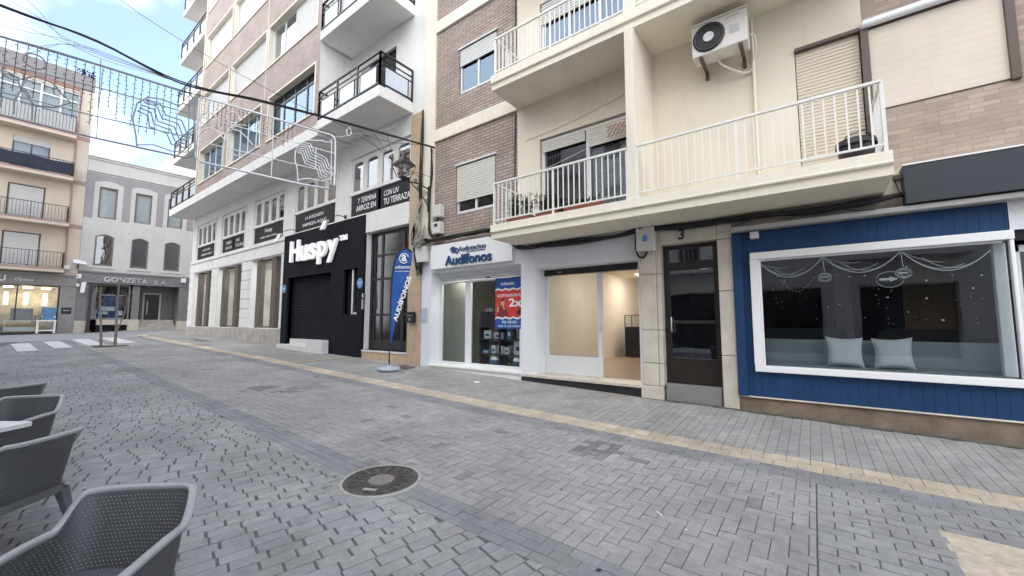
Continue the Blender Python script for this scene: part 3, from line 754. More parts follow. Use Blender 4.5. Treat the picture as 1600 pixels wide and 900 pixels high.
m = MB(); m.box(-1.96, -1.255, 7.15, 7.158, .8, 2.7); m.build('pane', glass_dark, dr)
m = MB(); m.room(-2.05, -1.16, 7.2, 9.0, .39, 2.73); m.build('hallway', dark_room, dr)
m = MB(); m.tube([(-1.93, 7.08, 1.25), (-1.93, 7.06, 1.3), (-1.93, 7.06, 1.46), (-1.93, 7.08, 1.5)], .012, 6); m.box(-1.45, -1.33, 7.105, 7.12, 2.28, 2.30); m.build('handle', steel, dr)
# blue shop front
m = MB()
bx0, bx1, bz0, bz1 = -.948, 1.82, .335, 2.775; wx0, wx1, wz0, wz1 = -.66, 1.80, .74, 2.42
x = bx0
while x < bx1 - .001:
    xe = min(x + .098, bx1)
    segs = [(bz0, bz1)] if (xe <= wx0 or x >= wx1) else [(bz0, wz0), (wz1, bz1)]
    a, b = x, xe
    if x < wx0 < xe: segs = [(bz0, wz0), (wz1, bz1)]; m.box(x, wx0, 6.945, 6.99, bz0, bz1); a = wx0
    for s0, s1 in segs: m.box(a + .0008, b - .0008, 6.951, 6.985, s0, s1)
    x = xe
m.box(bx0, bx1, 6.955, 6.99, wz1, bz1); m.box(bx0, bx1, 6.955, 6.99, bz0, wz0); m.box(bx0, wx0, 6.955, 6.99, wz0, wz1)
m.box(bx0, bx0 + .12, 6.90, 6.944, bz0, bz1 - .02)
m.build('blue_cladding', blue_wood, C, bev=.004)
m = MB(); m.box(-.955, 3.6, 6.96, 7.2, -.35, .31); m.box(-.955, 3.6, 6.925, 7.2, .311, .334, 1); m.build('plinth', [brown_stone, pale_stone], C, bev=.012)
m = MB()
m.box(-.72, 1.84, 6.88, 6.97, 2.345, 2.45); m.box(-.72, 1.83, 6.88, 6.97, .70, .79); m.box(-.725, -.615, 6.885, 6.972, .79, 2.345)
m.box(-.615, 1.76, 6.93, 6.972, 2.32, 2.345); m.box(-.615, -.59, 6.93, 6.972, .79, 2.32); m.box(1.70, 1.80, 7.02, 7.12, .8, 2.33); m.box(1.80, 1.835, 6.89, 6.97, .79, 2.345)
sw = m.build('shop_window', white_paint, C, bev=.008)
m = MB(); m.box(-.60, 1.80, 6.945, 6.955, .78, 2.34); m.build('pane', glass_blue, sw)
m = MB(); m.room(-.9, 2.8, 7.0, 12, .3, 2.75); m.poly(((-.9, 6.995, 2.34), (2.8, 6.995, 2.34), (2.8, 6.995, 2.75), (-.9, 6.995, 2.75))); m.build('shop_interior', dark_room, C)
m = MB(); m.box(.32, .55, 9.2, 9.45, .3, 2.75); m.box(1.25, 2.7, 9.6, 9.7, .3, 2.75); m.build('inner_column', room_grey, C)
# painted swags, snow and roundels on the glass
def gp(x, z): return (x, 6.938, z)
m = MB()
def swag(xa, za, xb, zb, sag, r=.005):
    m.tube([gp(xa + (xb - xa) * t, za + (zb - za) * t - sag * 4 * t * (1 - t)) for t in [i / 14 for i in range(15)]], r, 5)
knots = [(-.60, 2.29), (.14, 2.31), (.92, 2.31), (1.66, 2.24)]
for (xa, za), (xb, zb) in zip(knots, knots[1:]):
    swag(xa, za, xb, zb, .24, .007); swag(xa, za, xa + (xb - xa) * .72, zb - .13, .13); swag(xa + (xb - xa) * .25, za - .1, xb, zb, .16); swag(xa, za, xa + (xb - xa) * .5, zb - .1, .04, .004)
for kx, kz in knots[1:3]:
    m.tube([gp(kx, kz), gp(kx + .01, kz - .2)], .005, 5)
    for rr in (.075, .055): m.tube([gp(kx + .01 + rr * math.cos(R(a)), kz - .28 + rr * .8 * math.sin(R(a))) for a in range(0, 361, 20)], .005, 5)
    m.box(kx - .03, kx + .05, 6.936, 6.94, kz - .285, kz - .265)
for k in range(12): m.tube([gp(-.36 + .035 * k, 2.02 - .17 * math.sin(math.pi * k / 11)), gp(-.345 + .035 * k, 2.02 - .17 * math.sin(math.pi * (k + .45) / 11))], .004, 4)
m.tube([gp(.80 + .13 * math.cos(R(a)), 1.96 + .10 * math.sin(R(a))) for a in range(0, 361, 15)], .004, 5); m.poly([gp(.70, 1.95), gp(.80, 1.95), gp(.80, 1.93), gp(.88, 1.965), gp(.80, 2.0), gp(.80, 1.98), gp(.70, 1.98)])
m.build('painted_swag', paint_white, sw)
m = MB()
for k in range(75):
    x, z, r = random.uniform(-.58, 1.6), random.uniform(1.35, 2.12), random.choice([.004, .005, .006, .011])
    m.poly([(x + r * math.cos(R(a)), 6.939, z + r * math.sin(R(a))) for a in range(0, 360, 60)])
m.build('painted_snow', paint_white, sw)
# next doorway to the right
m = MB(); m.box(1.83, 4.2, 6.96, 7.2, 2.46, 2.86); m.build('grey_fascia', whitewash, C)
m = MB(); m.box(1.86, 1.92, 7.1, 7.16, .34, 2.30); m.box(2.75, 2.81, 7.1, 7.16, .34, 2.30); m.box(1.86, 2.81, 7.1, 7.16, 2.22, 2.30); m.box(3.55, 4.2, 6.98, 7.2, -.2, 2.46); m.box(3.49, 3.55, 7.1, 7.16, .34, 2.30); m.box(2.81, 3.49, 7.1, 7.16, 2.22, 2.30); m.box(2.81, 3.49, 7.1, 7.16, .34, .44)
d3 = m.build('shop_door', alu_white, C, bev=.004)
m = MB(); m.box(1.92, 2.75, 7.125, 7.135, .34, 2.22); m.box(2.81, 3.49, 7.125, 7.135, .44, 2.22); m.build('pane', glass_dark, d3)
m = MB(); m.room(1.845, 3.55, 7.17, 9.5, .3, 2.46); m.build('shop_interior', dark_room, C)
# ledge, gutter casing and the plaster strip under the balcony
m = MB(); m.box(-.95, 4.2, 6.80, 6.99, 2.785, 2.855); m.build('awning_casing', mat('weathered_casing', (.42, .41, .40), .5, .1, 4, stain=.3), C, bev=.012)
m = MB(); m.box(-.95, 4.2, 6.97, 7.05, 2.856, 3.06); m.build('rough_strip', mat('rough_strip', (.42, .36, .30), .9, .25, 4, .4, 30, stain=.5), C)
m = MB(); m.box(4.2, 9.0, 6.98, 7.1, -.4, 3.36); m.build('plaster_wall', cream, C)
m = MB(); m.box(.60, .98, 6.985, 7.05, 3.062, 3.36); m.build('plaster_wall', cream, C)
m = MB()
m.tube([(-.55, 6.97, 6.3), (-.55, 6.97, 3.36)], .022, 8); m.build('drain_pipe', cream_trim, C)

S_ = thing('shop_fascia', 'long plain dark grey sign box over the blue shop front, white-edged on top', 'sign', (2.7, 6.85, 2.87))
m = MB(); m.box(.98, 4.5, 6.76, 6.99, 2.87, 3.345); m.build('box', grey_sign, S_, bev=.004)
m = MB(); m.box(.975, 4.505, 6.75, 6.995, 3.347, 3.365); m.build('cap', white_paint, S_)
m = MB(); m.box(.90, .976, 6.85, 6.97, 3.22, 3.27); m.build('bracket', brown_alu, S_)

# grime and moss along the foot of the walls
rnd = random.Random(4)
m = MB(); xs_ = [-2.45 + .08 * i for i in range(80)]
m.grid([[(x_, 6.90 - rnd.random() * .05 - (.04 if x_ > -1 else 0), gz(x_, 6.9) + .004) for x_ in xs_], [(x_, 6.985, gz(x_, 6.98) + .006) for x_ in xs_]], 0, False)
struct(m.build('grime_strip', mat('moss_grime', (.10, .095, .07), .95, .5, 9, .4, 40), org=(0, 0, 0)))

# ------------------------------------------------------------------ the long building of the estate agency
B = thing('apartment_building', 'tall pinkish brick building with white ground floor, black shop panel and glazed black balconies', 'building', (-18, 7, .4))
m = MB()
bays = [(-27.0, -24.3), (-23.38, -20.42), (-19.34, -16.5)]
wins = [(-27.05, -24.15), (-23.3, -20.38), (-19.42, -16.5), (-15.65, -12.68), (-11.85, -8.79)]
pans = [(-26.9, -24.2), (-23.15, -20.38), (-19.35, -16.5), (-15.58, -12.7), (-11.78, -8.8)]
H = [(a, b, 1.18, 4.06, .30) for a, b in bays] + [(a, b, 5.5, 6.68, .10) for a, b in wins] + [(a, b, 4.78, 5.46, .05) for a, b in pans]
H += [(-10.80, -8.77, .60, 4.13, .19), (-15.78, -12.70, .62, 3.07, .2), (-11.92, -11.15, 1.66, 3.08, .2)]
m.facade(-27.8, -8.77, .2, 7.22, 7.0, H, .3)
m.build('lower_wall', white_b, B)
m = MB()   # string course, window surrounds
m.box(-27.82, -16.22, 6.955, 6.998, 4.10, 4.52); m.box(-27.82, -10.85, 6.94, 6.998, 4.60, 4.73); m.box(-10.83, -8.775, 6.95, 6.998, 4.135, 4.74)
for a, b in wins:
    m.box(a - .06, b + .06, 6.96, 6.999, 6.69, 6.75); m.box(a - .06, a - .003, 6.965, 6.999, 4.76, 6.69); m.box(b + .003, b + .06, 6.965, 6.999, 4.76, 6.69); m.box(a, b, 6.968, 7.05, 5.462, 5.498)
m.build('string_course', white_b, B, bev=.006)
for a, b in ((-27.8, -27.0), (-24.3, -23.38), (-20.42, -19.34), (-16.5, -16.22)):
    m = MB(); z = 1.18
    while z < 4.04:
        m.box(a + .003, b - .003, 6.962, 6.998, z + .012, min(4.085, z + .40)); z += .415
    m.build('rusticated_pier', white_b, B, bev=.006)
m = MB(); m.box(-27.86, -16.22, 6.93, 7.3, -.1, 1.165); m.build('plinth', plinth_stone, B, bev=.015)
# ground-floor office windows
lampx = [-25.6, -21.8, -18.0]
for (a, b), lx in zip(bays, lampx):
    f = MB()
    w_ = (b - a)
    for p0, p1 in ((a + .42, a + .80), (b - .98, b - .60)): f.box(p0, p1, 7.03, 7.22, 1.181, 4.055)
    f.box(a, b, 7.20, 7.24, 1.181, 1.25); f.box(a, b, 7.20, 7.24, 3.98, 4.055)
    o = f.build('window', mat('brown_pillar', (.115, .095, .082), .6, .2, 5), B, bev=.008) if 'brown_pillar' not in MATS else f.build('window', MATS['brown_pillar'], B, bev=.008)
    p = MB(); p.box(a, b, 7.245, 7.253, 1.18, 4.06); p.build('pane', glass, o)
    r = MB(); r.room(a - .4, b + .4, 7.30, 11.5, 1.1, 4.06); r.box(a + 1.0, a + 1.6, 8.2, 8.8, 1.1, 1.9); r.box(b - .9, b - .5, 8.0, 8.4, 1.1, 2.5); r.build('office_interior', mat('office_walls', (.62, .60, .56), .9, .3, 1.0) if 'office_walls' not in MATS else MATS['office_walls'], o)
    q = MB()
    for k in range(3): q.box(lx - .5, lx + .5, 8.0 + k * 1.1, 8.12 + k * 1.1, 3.95, 3.99)
    q.build('office_lamp', lamp_cool, o)
# first-floor windows: four arch-topped lights each
for i, (a, b) in enumerate(wins):
    f = MB(); wd = (b - a) / 4.0; fr_y0, fr_y1 = 7.03, 7.09
    for k in range(4):
        x0, x1 = a + k * wd, a + (k + 1) * wd; l0, l1 = x0 + .115, x1 - .105; zb, zt, r = 5.60, 6.53, .13
        f.box(x0, l0, fr_y0, fr_y1, 5.505, 6.675); f.box(l1, x1, fr_y0, fr_y1, 5.505, 6.675); f.box(l0, l1, fr_y0, fr_y1, 5.505, zb); f.box(l0, l1, fr_y0, fr_y1, zt, 6.675)
        for sx, cx in ((1, l0), (-1, l1)):
            pts = [(cx, zt)] + [(cx + sx * (r - r * math.sin(R(t))), zt - r + r * math.cos(R(t))) for t in range(0, 91, 15)]
            if sx < 0: pts = pts[::-1]
            f.prism(pts[::-1], XZ(0), fr_y0 + .002, fr_y1 - .002)
    o = f.build('window', white_b, B, bev=.005)
    p = MB(); p.box(a, b, 7.065, 7.073, 5.52, 6.66); p.build('pane', glass_dark, o)
    r = MB(); r.room(a, b, 7.10, 8.2, 5.5, 6.68); r.build('room', dark_room, o)
# printed window panels
def panel(a, b, za, zb, lines, name='lettered_panel'):
    f = MB(); f.box(a, b, 7.02, 7.045, za, zb); o = f.build(name, MATS.get('panel_glass') or mat('panel_glass', (.012, .013, .018), .4, .1, 1, spec=.15), B)
    t = MB()
    for txt, x0, x1, z0, z1, sh in lines: t.text(txt, x0, x1, z0, z1, 7.0195, .003, 0, .006 if sh == 0 else 0.0, sh)
    t.build('lettering', lettering, o)
panel(-26.9, -24.2, 4.785, 5.455, [('LA BÚSQUEDA', -26.1, -24.95, 5.18, 5.32, .3), ('EMPIEZA AQUÍ', -26.25, -24.7, 4.93, 5.08, 0)])
panel(-23.15, -21.82, 4.785, 5.455, [('Y TERMINA', -22.75, -22.05, 5.16, 5.30, .3), ('SOFÁ DE', -22.75, -21.95, 4.92, 5.07, 0)])
panel(-21.70, -20.38, 4.785, 5.455, [('POR', -21.45, -21.05, 5.16, 5.30, .3), ('TU CASA', -21.48, -20.6, 4.92, 5.07, 0)])
panel(-19.35, -16.5, 4.785, 5.455, [('Huspy', -18.3, -17.6, 5.13, 5.33, 0), ('COMPRA. VENDE. ALQUILA.', -18.75, -17.15, 4.93, 5.02, 0)])
panel(-15.58, -12.7, 4.785, 5.455, [('LA BÚSQUEDA', -14.85, -13.55, 5.16, 5.32, .3), ('EMPIEZA AQUÍ', -15.0, -13.35, 4.91, 5.07, 0)])
panel(-11.78, -10.35, 4.785, 5.455, [('Y TERMINA', -11.4, -10.45, 5.17, 5.34, .3), ('ARROZ EN', -11.5, -10.45, 4.92, 5.10, 0)])
panel(-10.2, -8.8, 4.785, 5.455, [('CON UN', -10.05, -9.35, 5.15, 5.32, .3), ('TU TERRAZA', -10.05, -8.83, 4.89, 5.08, 0)])
# black shop panel with door and window recess
m = MB()
m.facade(-16.2, -10.85, .36, 4.70, 6.925, [(-15.78, -12.70, .36, 3.07), (-11.92, -11.15, 1.66, 3.08)], .2)
m.box(-16.2, -10.85, 6.926, 6.998, 4.701, 4.712); m.box(-16.213, -16.201, 6.926, 6.998, .36, 4.70); m.box(-10.849, -10.836, 6.926, 6.998, .36, 4.70)
m.build('black_panel', black_paint, B)
m = MB(); roller(m, -15.78, -12.70, .82, 3.07, 7.12, .11, .007); m.build('garage_shutter', black_paint, B)
m = MB(); m.box(-11.92, -11.62, 7.06, 7.12, 1.66, 3.08, 1); m.box(-11.62, -11.54, 7.03, 7.12, 1.66, 3.08); m.box(-11.54, -11.15, 7.05, 7.12, 1.66, 1.72); m.box(-11.36, -11.30, 7.04, 7.12, 1.72, 2.45, 1); m.box(-11.54, -11.15, 7.09, 7.12, 1.72, 3.08, 1)
m.build('window', [steel, black_paint], B, bev=.004)
m = MB(); m.box(-15.97, -13.75, 6.70, 7.11, .2, .615); m.box(-13.749, -12.705, 6.70, 7.11, .2, .815); m.box(-15.26, -13.75, 6.86, 7.11, .616, .815); m.build('entrance_step', marble, B, bev=.01)
# glazed black street door
m = MB()
for x0, x1 in ((-10.79, -10.70), (-10.27, -10.17), (-9.30, -9.16), (-8.86, -8.775)): m.box(x0, x1, 7.14, 7.2, .602, 4.125)
for x0, x1 in ((-10.70, -10.27), (-10.17, -9.30), (-9.16, -8.86)):
    for z, h in ((4.03, .09), (3.38, .07), (2.66, .08), (1.60, .07), (.84, .05)): m.box(x0, x1, 7.145, 7.195, z, z + h)
    m.box(x0, x1, 7.15, 7.19, .605, .84)
m.box(-9.78, -9.70, 7.147, 7.197, .89, 2.66)
fd = m.build('street_door', black_metal, B, bev=.005)
m = MB(); m.box(-10.7, -8.86, 7.165, 7.173, .85, 4.05); m.build('pane', MATS.get('milky') or glass_mat('milky_door_glass', (.45, .47, .48), 1.5, 1.2, .12), fd)
m = MB(); m.room(-10.8, -8.775, 7.2, 9.5, .6, 4.13); m.build('hallway', room_grey, fd)
m = MB(); m.box(-10.84, -8.765, 6.94, 7.18, -.1, .545); m.build('plinth', beige_stone, B, bev=.008)
m = MB(); m.box(-10.84, -8.765, 6.925, 7.18, .548, .60); m.build('doorstep', marble, B, bev=.006)
m = MB(); z = .2
for z0, z1 in ((-.05, 1.105), (1.11, 2.14), (2.145, 3.15), (3.155, 4.25), (4.255, 5.3), (5.305, 6.35), (6.355, 7.21)): m.box(-8.763, -8.26, 6.95, 7.1, z0, z1)
m.build('stone_pilaster', beige_stone, B, bev=.006)
# upper storeys
PT = 2.96
TOP = 22.4
m = MB()
wl = []
for k in range(5):
    z0 = 8.06 + PT * k; z1 = 9.66 + PT * k - (.05 if k else 0)
    if k == 0: q = [(-23.45, -20.2), (-19.75, -16.45), (-15.75, -12.35)]
    elif k == 1: q = [(-23.45, -20.12), (-19.75, -16.28), (-16.0, -12.36)]
    else: q = [(-23.45, -20.10), (-19.78, -16.35), (-16.0, -12.36)]
    wl += [(a, b, z0, z1) for a, b in q]
m.facade(-23.8, -12.06, 7.585, TOP, 5.95, wl, .22, 0, 1)
for xx, d in ((-23.8, 1), (-12.06, 0)):
    a, b = (7.0, 5.95) if d else (5.95, 7.0)
    m.poly(((xx, a, 7.585), (xx, b, 7.585), (xx, b, TOP), (xx, a, TOP)), 2)
m.build('brick_wall', [brick_b, cream_trim, white_b], B)
m = MB()
for a, b, z0, z1 in wl:
    t = .07
    m.box(a - t, b + t, 5.925, 5.949, z1 + .002, z1 + t); m.box(a - t, b + t, 5.915, 5.949, z0 - t, z0 - .002); m.box(a - t, a - .002, 5.928, 5.949, z0, z1); m.box(b + .002, b + t, 5.928, 5.949, z0, z1)
for k in range(5):
    z = 9.66 + PT * k
    m.box(-20.1 if k else -20.13, -19.82, 5.94, 5.949, 8.06 + PT * k, z) if False else None
m.box(-23.86, -23.78, 5.93, 6.99, 7.59, TOP)
m.build('window_surround', cream_trim, B, bev=.006)
m = MB(); m.box(-16.20, -16.17, 5.943, 5.949, 9.8, TOP); m.build('joint_cover', cream_trim, B)
def bwin(a, b, z0, z1, style):
    y = 6.12
    if style == 'dark': window(B, a, b, z0, z1, y, black_metal, 4, .07, glass_sky, rails=(z1 - .35,), rdepth=1.0)
    elif style == 'bright': window(B, a, b, z0, z1, y, alu_white, 4, .05, glass_sky, behind=curtain, rdepth=.35)
    elif style == 'shut':
        o = window(B, a, b, z0, z1, y, alu_white, 2, .05, glass_dark, shut=.99, shut_mat=slat_white)
    elif style == 'low': window(B, a, b, z0, z1, y, alu_white, 4, .05, glass_dark, shut=.78, shut_mat=slat_white)
    elif style == 'half': window(B, a, b, z0, z1, y, alu_white, 4, .05, glass_dark, behind=curtain, rdepth=.4, half=((a + b) / 2, b - .02), shut_mat=slat_white)
sty = ['bright', 'bright', 'dark', 'shut', 'shut', 'half', 'low', 'low', 'shut', 'shut', 'low', 'bright', 'low', 'shut', 'low']
for (a, b, z0, z1), st in zip(wl, sty): bwin(a, b, z0, z1, st)
m = MB()
m.facade(-12.06, -8.25, 7.22, TOP, 7.0, [(-12.0 + 1.0, -9.6, 7.62 + 2.95 * k, 9.7 + 2.95 * k) for k in range(5)], .15)
m.facade(-27.8, -23.8, 7.22, TOP, 7.0, [(-26.6, -24.6, 7.62 + 2.95 * k, 9.7 + 2.95 * k) for k in range(5)], .15)
m.shell(-27.8, -8.26, 7.001, 20, .2, TOP)
m.poly(((-23.8, 5.95, TOP), (-12.06, 5.95, TOP), (-12.06, 7.0, TOP), (-23.8, 7.0, TOP)))
m.build('upper_wall', white_b, B)
for k in range(5):
    for a, b in ((-11.0, -9.6), (-26.6, -24.6)): window(B, a, b, 7.62 + 2.95 * k, 9.7 + 2.95 * k, 7.07, black_metal, 2, .06, glass_dark)
m = MB()
m.prism([(7.0, 7.22), (5.96, 7.22), (5.95, 7.56), (5.95, 7.584), (7.0, 7.584)], lambda a, b, d: (d, a, b), -12.06, -28.2); m.build('overhang_slab', white_b, B, bev=.01)
def bbalc(x0, x1, z0, z1, yf, sides, open_left=False):
    m = MB(); m.box(x0, x1, yf, 6.998, z0, z1); o = m.build('balcony', white_b, B, bev=.01)
    glazed(o, x0, x1, z1, yf, sides)
def glazed(o, x0, x1, z1, yf, sides):
    f = MB(); g = MB(); zt = z1 + .95; yr = yf + .04
    runs = [((x0 + .03, yr), (x1 - .03, yr))]
    if 'r' in sides: runs.append(((x1 - .03, yr), (x1 - .03, 6.98)))
    if 'l' in sides: runs.append(((x0 + .03, 6.98), (x0 + .03, yr)))
    for a, b in runs:
        A, Bv = Vector((*a, 0)), Vector((*b, 0)); n = max(1, round((Bv - A).length / 1.05)); up = lambda z: Vector((0, 0, z))
        f.bar(A + up(zt), Bv + up(zt), .05, wd2=.045); f.bar(A + up(zt - .19), Bv + up(zt - .19), .03); f.bar(A + up(z1 + .09), Bv + up(z1 + .09), .04)
        f.bar(A + up(zt - .34), Bv + up(zt - .34), .03)
        for i in range(n + 1):
            p = A.lerp(Bv, i / n); f.bar(p + up(z1), p + up(zt), .045)
            if i < n:
                q0, q1 = A.lerp(Bv, (i + .14) / n), A.lerp(Bv, (i + .86) / n)
                for q in (q0, q1): f.bar(q + up(z1 + .09), q + up(zt - .34), .028)
                g.bar(q0 + up((z1 + .115 + zt - .36) / 2), q1 + up((z1 + .115 + zt - .36) / 2), .012, wd2=zt - .36 - z1 - .115)
    ro = f.build('railing', black_metal, o); g.build('panel', screen_white, ro)
for k in range(5): bbalc(-11.98, -8.77, 7.31 + 2.94 * k, 7.61 + 2.94 * k, 5.88, 'lr')
glazed(B, -28.18, -23.82, 7.585, 5.95, 'l')
for k in range(1, 5): bbalc(-28.2, -23.87, 7.22 + 2.94 * k, 7.53 + 2.94 * k, 5.95, 'l')
m = MB(); m.box(-27.9, -8.2, 5.9, 20, TOP, TOP + .3); m.build('parapet', cream_trim, B)
m = MB(); m.box(-10.15, -9.7, 5.6 + .6, 6.7, 7.62, 8.75); m.build('balcony_cabinet', black_metal, B, bev=.01)

# ------------------------------------------------------------------ the pale building across the side street
ANG = R(90 - 2.5)
G = thing('commercial_building', 'pale two-storey corner building with arched bronze windows and grey shop band', 'building', (-39, 3.8, .85), ANG, local=True)
ORG[G.name] = Vector((0, 0, .85))
m = MB()
uw = [(.65 + 1.835 * k, 1.57 + 1.835 * k, 8.58, 10.77) for k in range(6)]; lw = [(.64 + 1.825 * k, 1.57 + 1.825 * k, 5.27, 7.48) for k in range(6)]
m.facade(0.0, 12, 4.82, 11.75, 0, uw + lw, .16); m.facade(0.0, 12, 11.75, 12.75, .02, [], .1)
m.shell(0.0, 12, .02, 12, .3, 12.75)
for a, b, z0, z1 in lw:
    m.prism(([(a - .002, z1), (b + .002, z1)] + [(b - (b - a) * t, z1 - .20 + .19 * math.sin(math.pi * t)) for t in [i / 12 for i in range(13)]])[::-1], XZ(.001), 0, .15)
m.build('wall', g_white, G)
m = MB()
for k in range(7):
    a = .0 if k == 0 else .02 + 1.825 * k; b = a + (.40 if k else .40)
    m.box(a, b, -.022, -.002, 8.52, 11.04)
xs = [i * .05 for i in range(241)]
def wavez(x):
    t = (x - .2) / 1.835; fr_ = t - math.floor(t); return 11.04 + .19 * max(0, math.sin(math.pi * min(1, max(0, (fr_ - .12) / .76)))) ** .8
for x0, x1 in zip(xs, xs[1:]): m.prism([(x0, wavez(x0)), (x1, wavez(x1)), (x1, 11.745), (x0, 11.745)][::-1], XZ(0), -.02, -.002)
m.build('grey_panel', g_grey, G)
m = MB(); m.box(0, 12, -.09, -.021, 11.72, 11.80); m.box(0, 12, -.05, -.021, 11.6, 11.66); m.build('cornice', g_white, G, bev=.01)
m = MB(); m.box(0, 12.02, -.07, .25, 12.75, 12.84); m.box(0, 12, -.06, .018, 12.6, 12.66); m.build('parapet_coping', g_white, G, bev=.01)
for k in range(7):
    m = MB(); m.box(.48 + 1.825 * k, 1.71 + 1.825 * k, -.06, -.002, 5.09, 5.15); m.build('window_sill', g_white, G, bev=.01)
for i, (a, b, z0, z1) in enumerate(uw):
    o = window(G, a, b, z0, z1, .08, bronze, 1, .09, glass, behind=curtain, rdepth=.05)
for a, b, z0, z1 in lw:
    f = MB(); f.box(a, a + .09, .06, .13, z0, z1); f.box(b - .09, b, .06, .13, z0, z1); f.box(a, b, .06, .13, z0, z0 + .13)
    cx = (a + b) / 2; pts = [(a, z1 - .2)] + [(a + (b - a) * t, z1 - .2 + .18 * math.sin(math.pi * t)) for t in [i / 10 for i in range(11)]] + [(b, z1 - .2)]
    outer = [(a, z1)] + [(b, z1)] + [(b - (b - a) * t, z1 - .26 + .17 * math.sin(math.pi * t)) for t in [i / 12 for i in range(13)]]
    f.prism(outer[::-1], XZ(0), .05, .13)
    for q in (-.05, .04): f.box(cx + q, cx + q + .02, .04, .06, z0 + .13, z0 + .75)
    o = f.build('window', bronze, G, bev=.006)
    p = MB(); p.box(a + .05, b - .05, .095, .103, z0 + .1, z1 - .02); p.build('pane', glass_dark, o)
    r = MB(); r.room(a, b, .17, .9, z0, z1); r.build('room', dark_room, o)
m = MB(); m.box(.0, 12.03, -.10, -.002, 4.06, 4.82); m.box(.0, 12.05, -.16, -.003, 4.74, 4.86)
m.box(.0, .52, -.05, .4, 1.5, 4.06); m.box(5.32, 12, -.05, .4, 1.5, 4.06)
m.build('shop_band', grey_stone if False else mat('grey_marble_band', (.20, .195, .20), .4, .15, 5, stain=.1), G, bev=.01)
m = MB(); m.box(.0, .53, -.06, .4, .3, 1.5); m.box(5.31, 12, -.06, .4, .3, 1.5); m.box(1.05, 3.2, .1, .5, 1.22, 1.6); m.box(2.6, 3.2, .1, .5, .3, 1.22); m.build('stone_base', pale_stone, G, bev=.012)
m = MB(); m.box(1.05, 2.6, .35, .5, .3, 1.22); m.build('cellar_recess', dark_room, G)
m = MB()
m.box(3.2, 5.3, -.02, .5, .3, 1.08); m.box(3.2, 5.25, .3, 1.0, 1.08, 1.30); m.box(3.2, 5.22, .6, 1.6, 1.30, 1.58); m.build('entrance_steps', plinth_stone, G, bev=.01)
m = MB(); m.box(.53, .62, .2, .28, .9, 4.05); m.box(.9, .96, .2, .28, 1.6, 4.05); m.box(2.55, 2.64, .2, .28, 1.6, 4.05); m.box(.62, 2.64, .2, .28, 3.95, 4.05); m.box(2.75, 3.15, .2, .5, 1.6, 4.05)
o = m.build('shop_window', MATS['grey_marble_band'], G, bev=.006)
m = MB(); m.box(.6, 2.6, .235, .243, 1.6, 4.0); m.build('pane', glass, o)
m = MB(); m.room(.53, 3.2, .3, 3.0, 1.0, 4.05); m.build('shop_interior', dark_room, o)
m = MB(); m.box(1.35, 2.3, .8, .84, 1.75, 3.4); m.box(1.0, 1.3, .9, 1.2, 1.6, 2.6); m.build('display_board', mat('blue_display', (.025, .06, .20), .5, .6, 3), o)
m = MB()
for x0, x1, z0, z1 in ((1.25, 1.95, 2.2, 2.5), (1.15, 1.6, 1.95, 2.15), (2.0, 2.35, 1.9, 2.2), (1.1, 2.4, 1.66, 1.72), (1.15, 1.9, 3.28, 3.34), (2.0, 2.4, 3.28, 3.34)): m.box(x0, x1, .60, .63, z0, z1)
m.build('display_card', pack_white, o)
m = MB(); m.room(3.15, 5.3, .4, 1.62, 1.0, 4.06); m.build('porch', MATS['grey_marble_band'], G)
m = MB(); m.box(3.62, 4.44, 1.55, 1.61, 1.585, 3.5); m.build('front_door', dark_wood, G)
m = MB(); m.box(3.76, 3.80, 1.50, 1.54, 2.0, 3.0); m.build('door_handle', steel, G)
m = MB(); m.box(3.5, 3.61, 1.5, 1.61, 1.585, 3.62); m.box(4.45, 4.56, 1.5, 1.61, 1.585, 3.62); m.box(3.61, 4.45, 1.5, 1.61, 3.505, 3.62); m.build('door_frame', g_white, G)

# ------------------------------------------------------------------ the cream apartment block at the far left
Lb = thing('apartment_building', 'yellow cream apartment block with terracotta striped corner and small balconies over the optician', 'building', (-39, 3.8, .73), R(90 - .4), local=True)
ORG[Lb.name] = Vector((0, 0, .73))
m = MB()
FLL = 3.03
ho = [(-3.28, -1.75, 4.85, 7.0), (-3.26, -1.74, 7.85, 10.0), (-3.26, -1.72, 11.0, 13.0), (-4.05, -.6, 13.9, 16.85)]
ho += [(-7.2, -5.7, 4.85 + FLL * k, 7.0 + FLL * k) for k in range(3)] + [(-11, -9.4, 4.85 + FLL * k, 7.0 + FLL * k) for k in range(3)]
m.facade(-14, -.01, 3.7, 17.2, 0, ho, .14); m.shell(-14, -.01, .02, 11, .2, 18.25)
m.build('wall', l_cream, Lb)
m = MB(); m.box(-14, .0, -.05, -.002, 17.25, 18.27); m.build('attic_band', l_grey, Lb)
m = MB(); m.box(-14, -.62, -.04, -.003, 17.0, 17.24); m.build('orange_band', orange_b, Lb)
m = MB()
for z in (7.61, 10.6, 13.65): m.box(-.60, .0, -.03, -.003, z, z + .27)
m.build('corner_band', l_red, Lb)
m = MB(); m.tube([(-.64, -.05, 4.6), (-.64, -.05, 17.2)], .05, 8); m.tube([(-.68, -.12, 4.6), (-.68, -.12, 8.0)], .02, 6); m.build('drain_pipe', l_red, Lb)
bk = brown_alu
o = window(Lb, -3.28, -1.75, 4.85, 7.0, .06, bk, 1, .08, glass_dark, behind=dark_room); s = MB(); roller(s, -3.2, -1.83, 5.0, 6.92, .05); s.build('shutter', slat_white, o)
o = window(Lb, -3.26, -1.74, 7.85, 10.0, .06, bk, 1, .08, glass_dark); s = MB(); roller(s, -3.18, -1.82, 8.0, 9.92, .05); s.build('shutter', slat_white, o)
window(Lb, -3.26, -1.72, 11.0, 13.0, .06, bk, 2, .07, glass_dark, shut=.18, shut_mat=slat_white, behind=curtain, rdepth=.3)
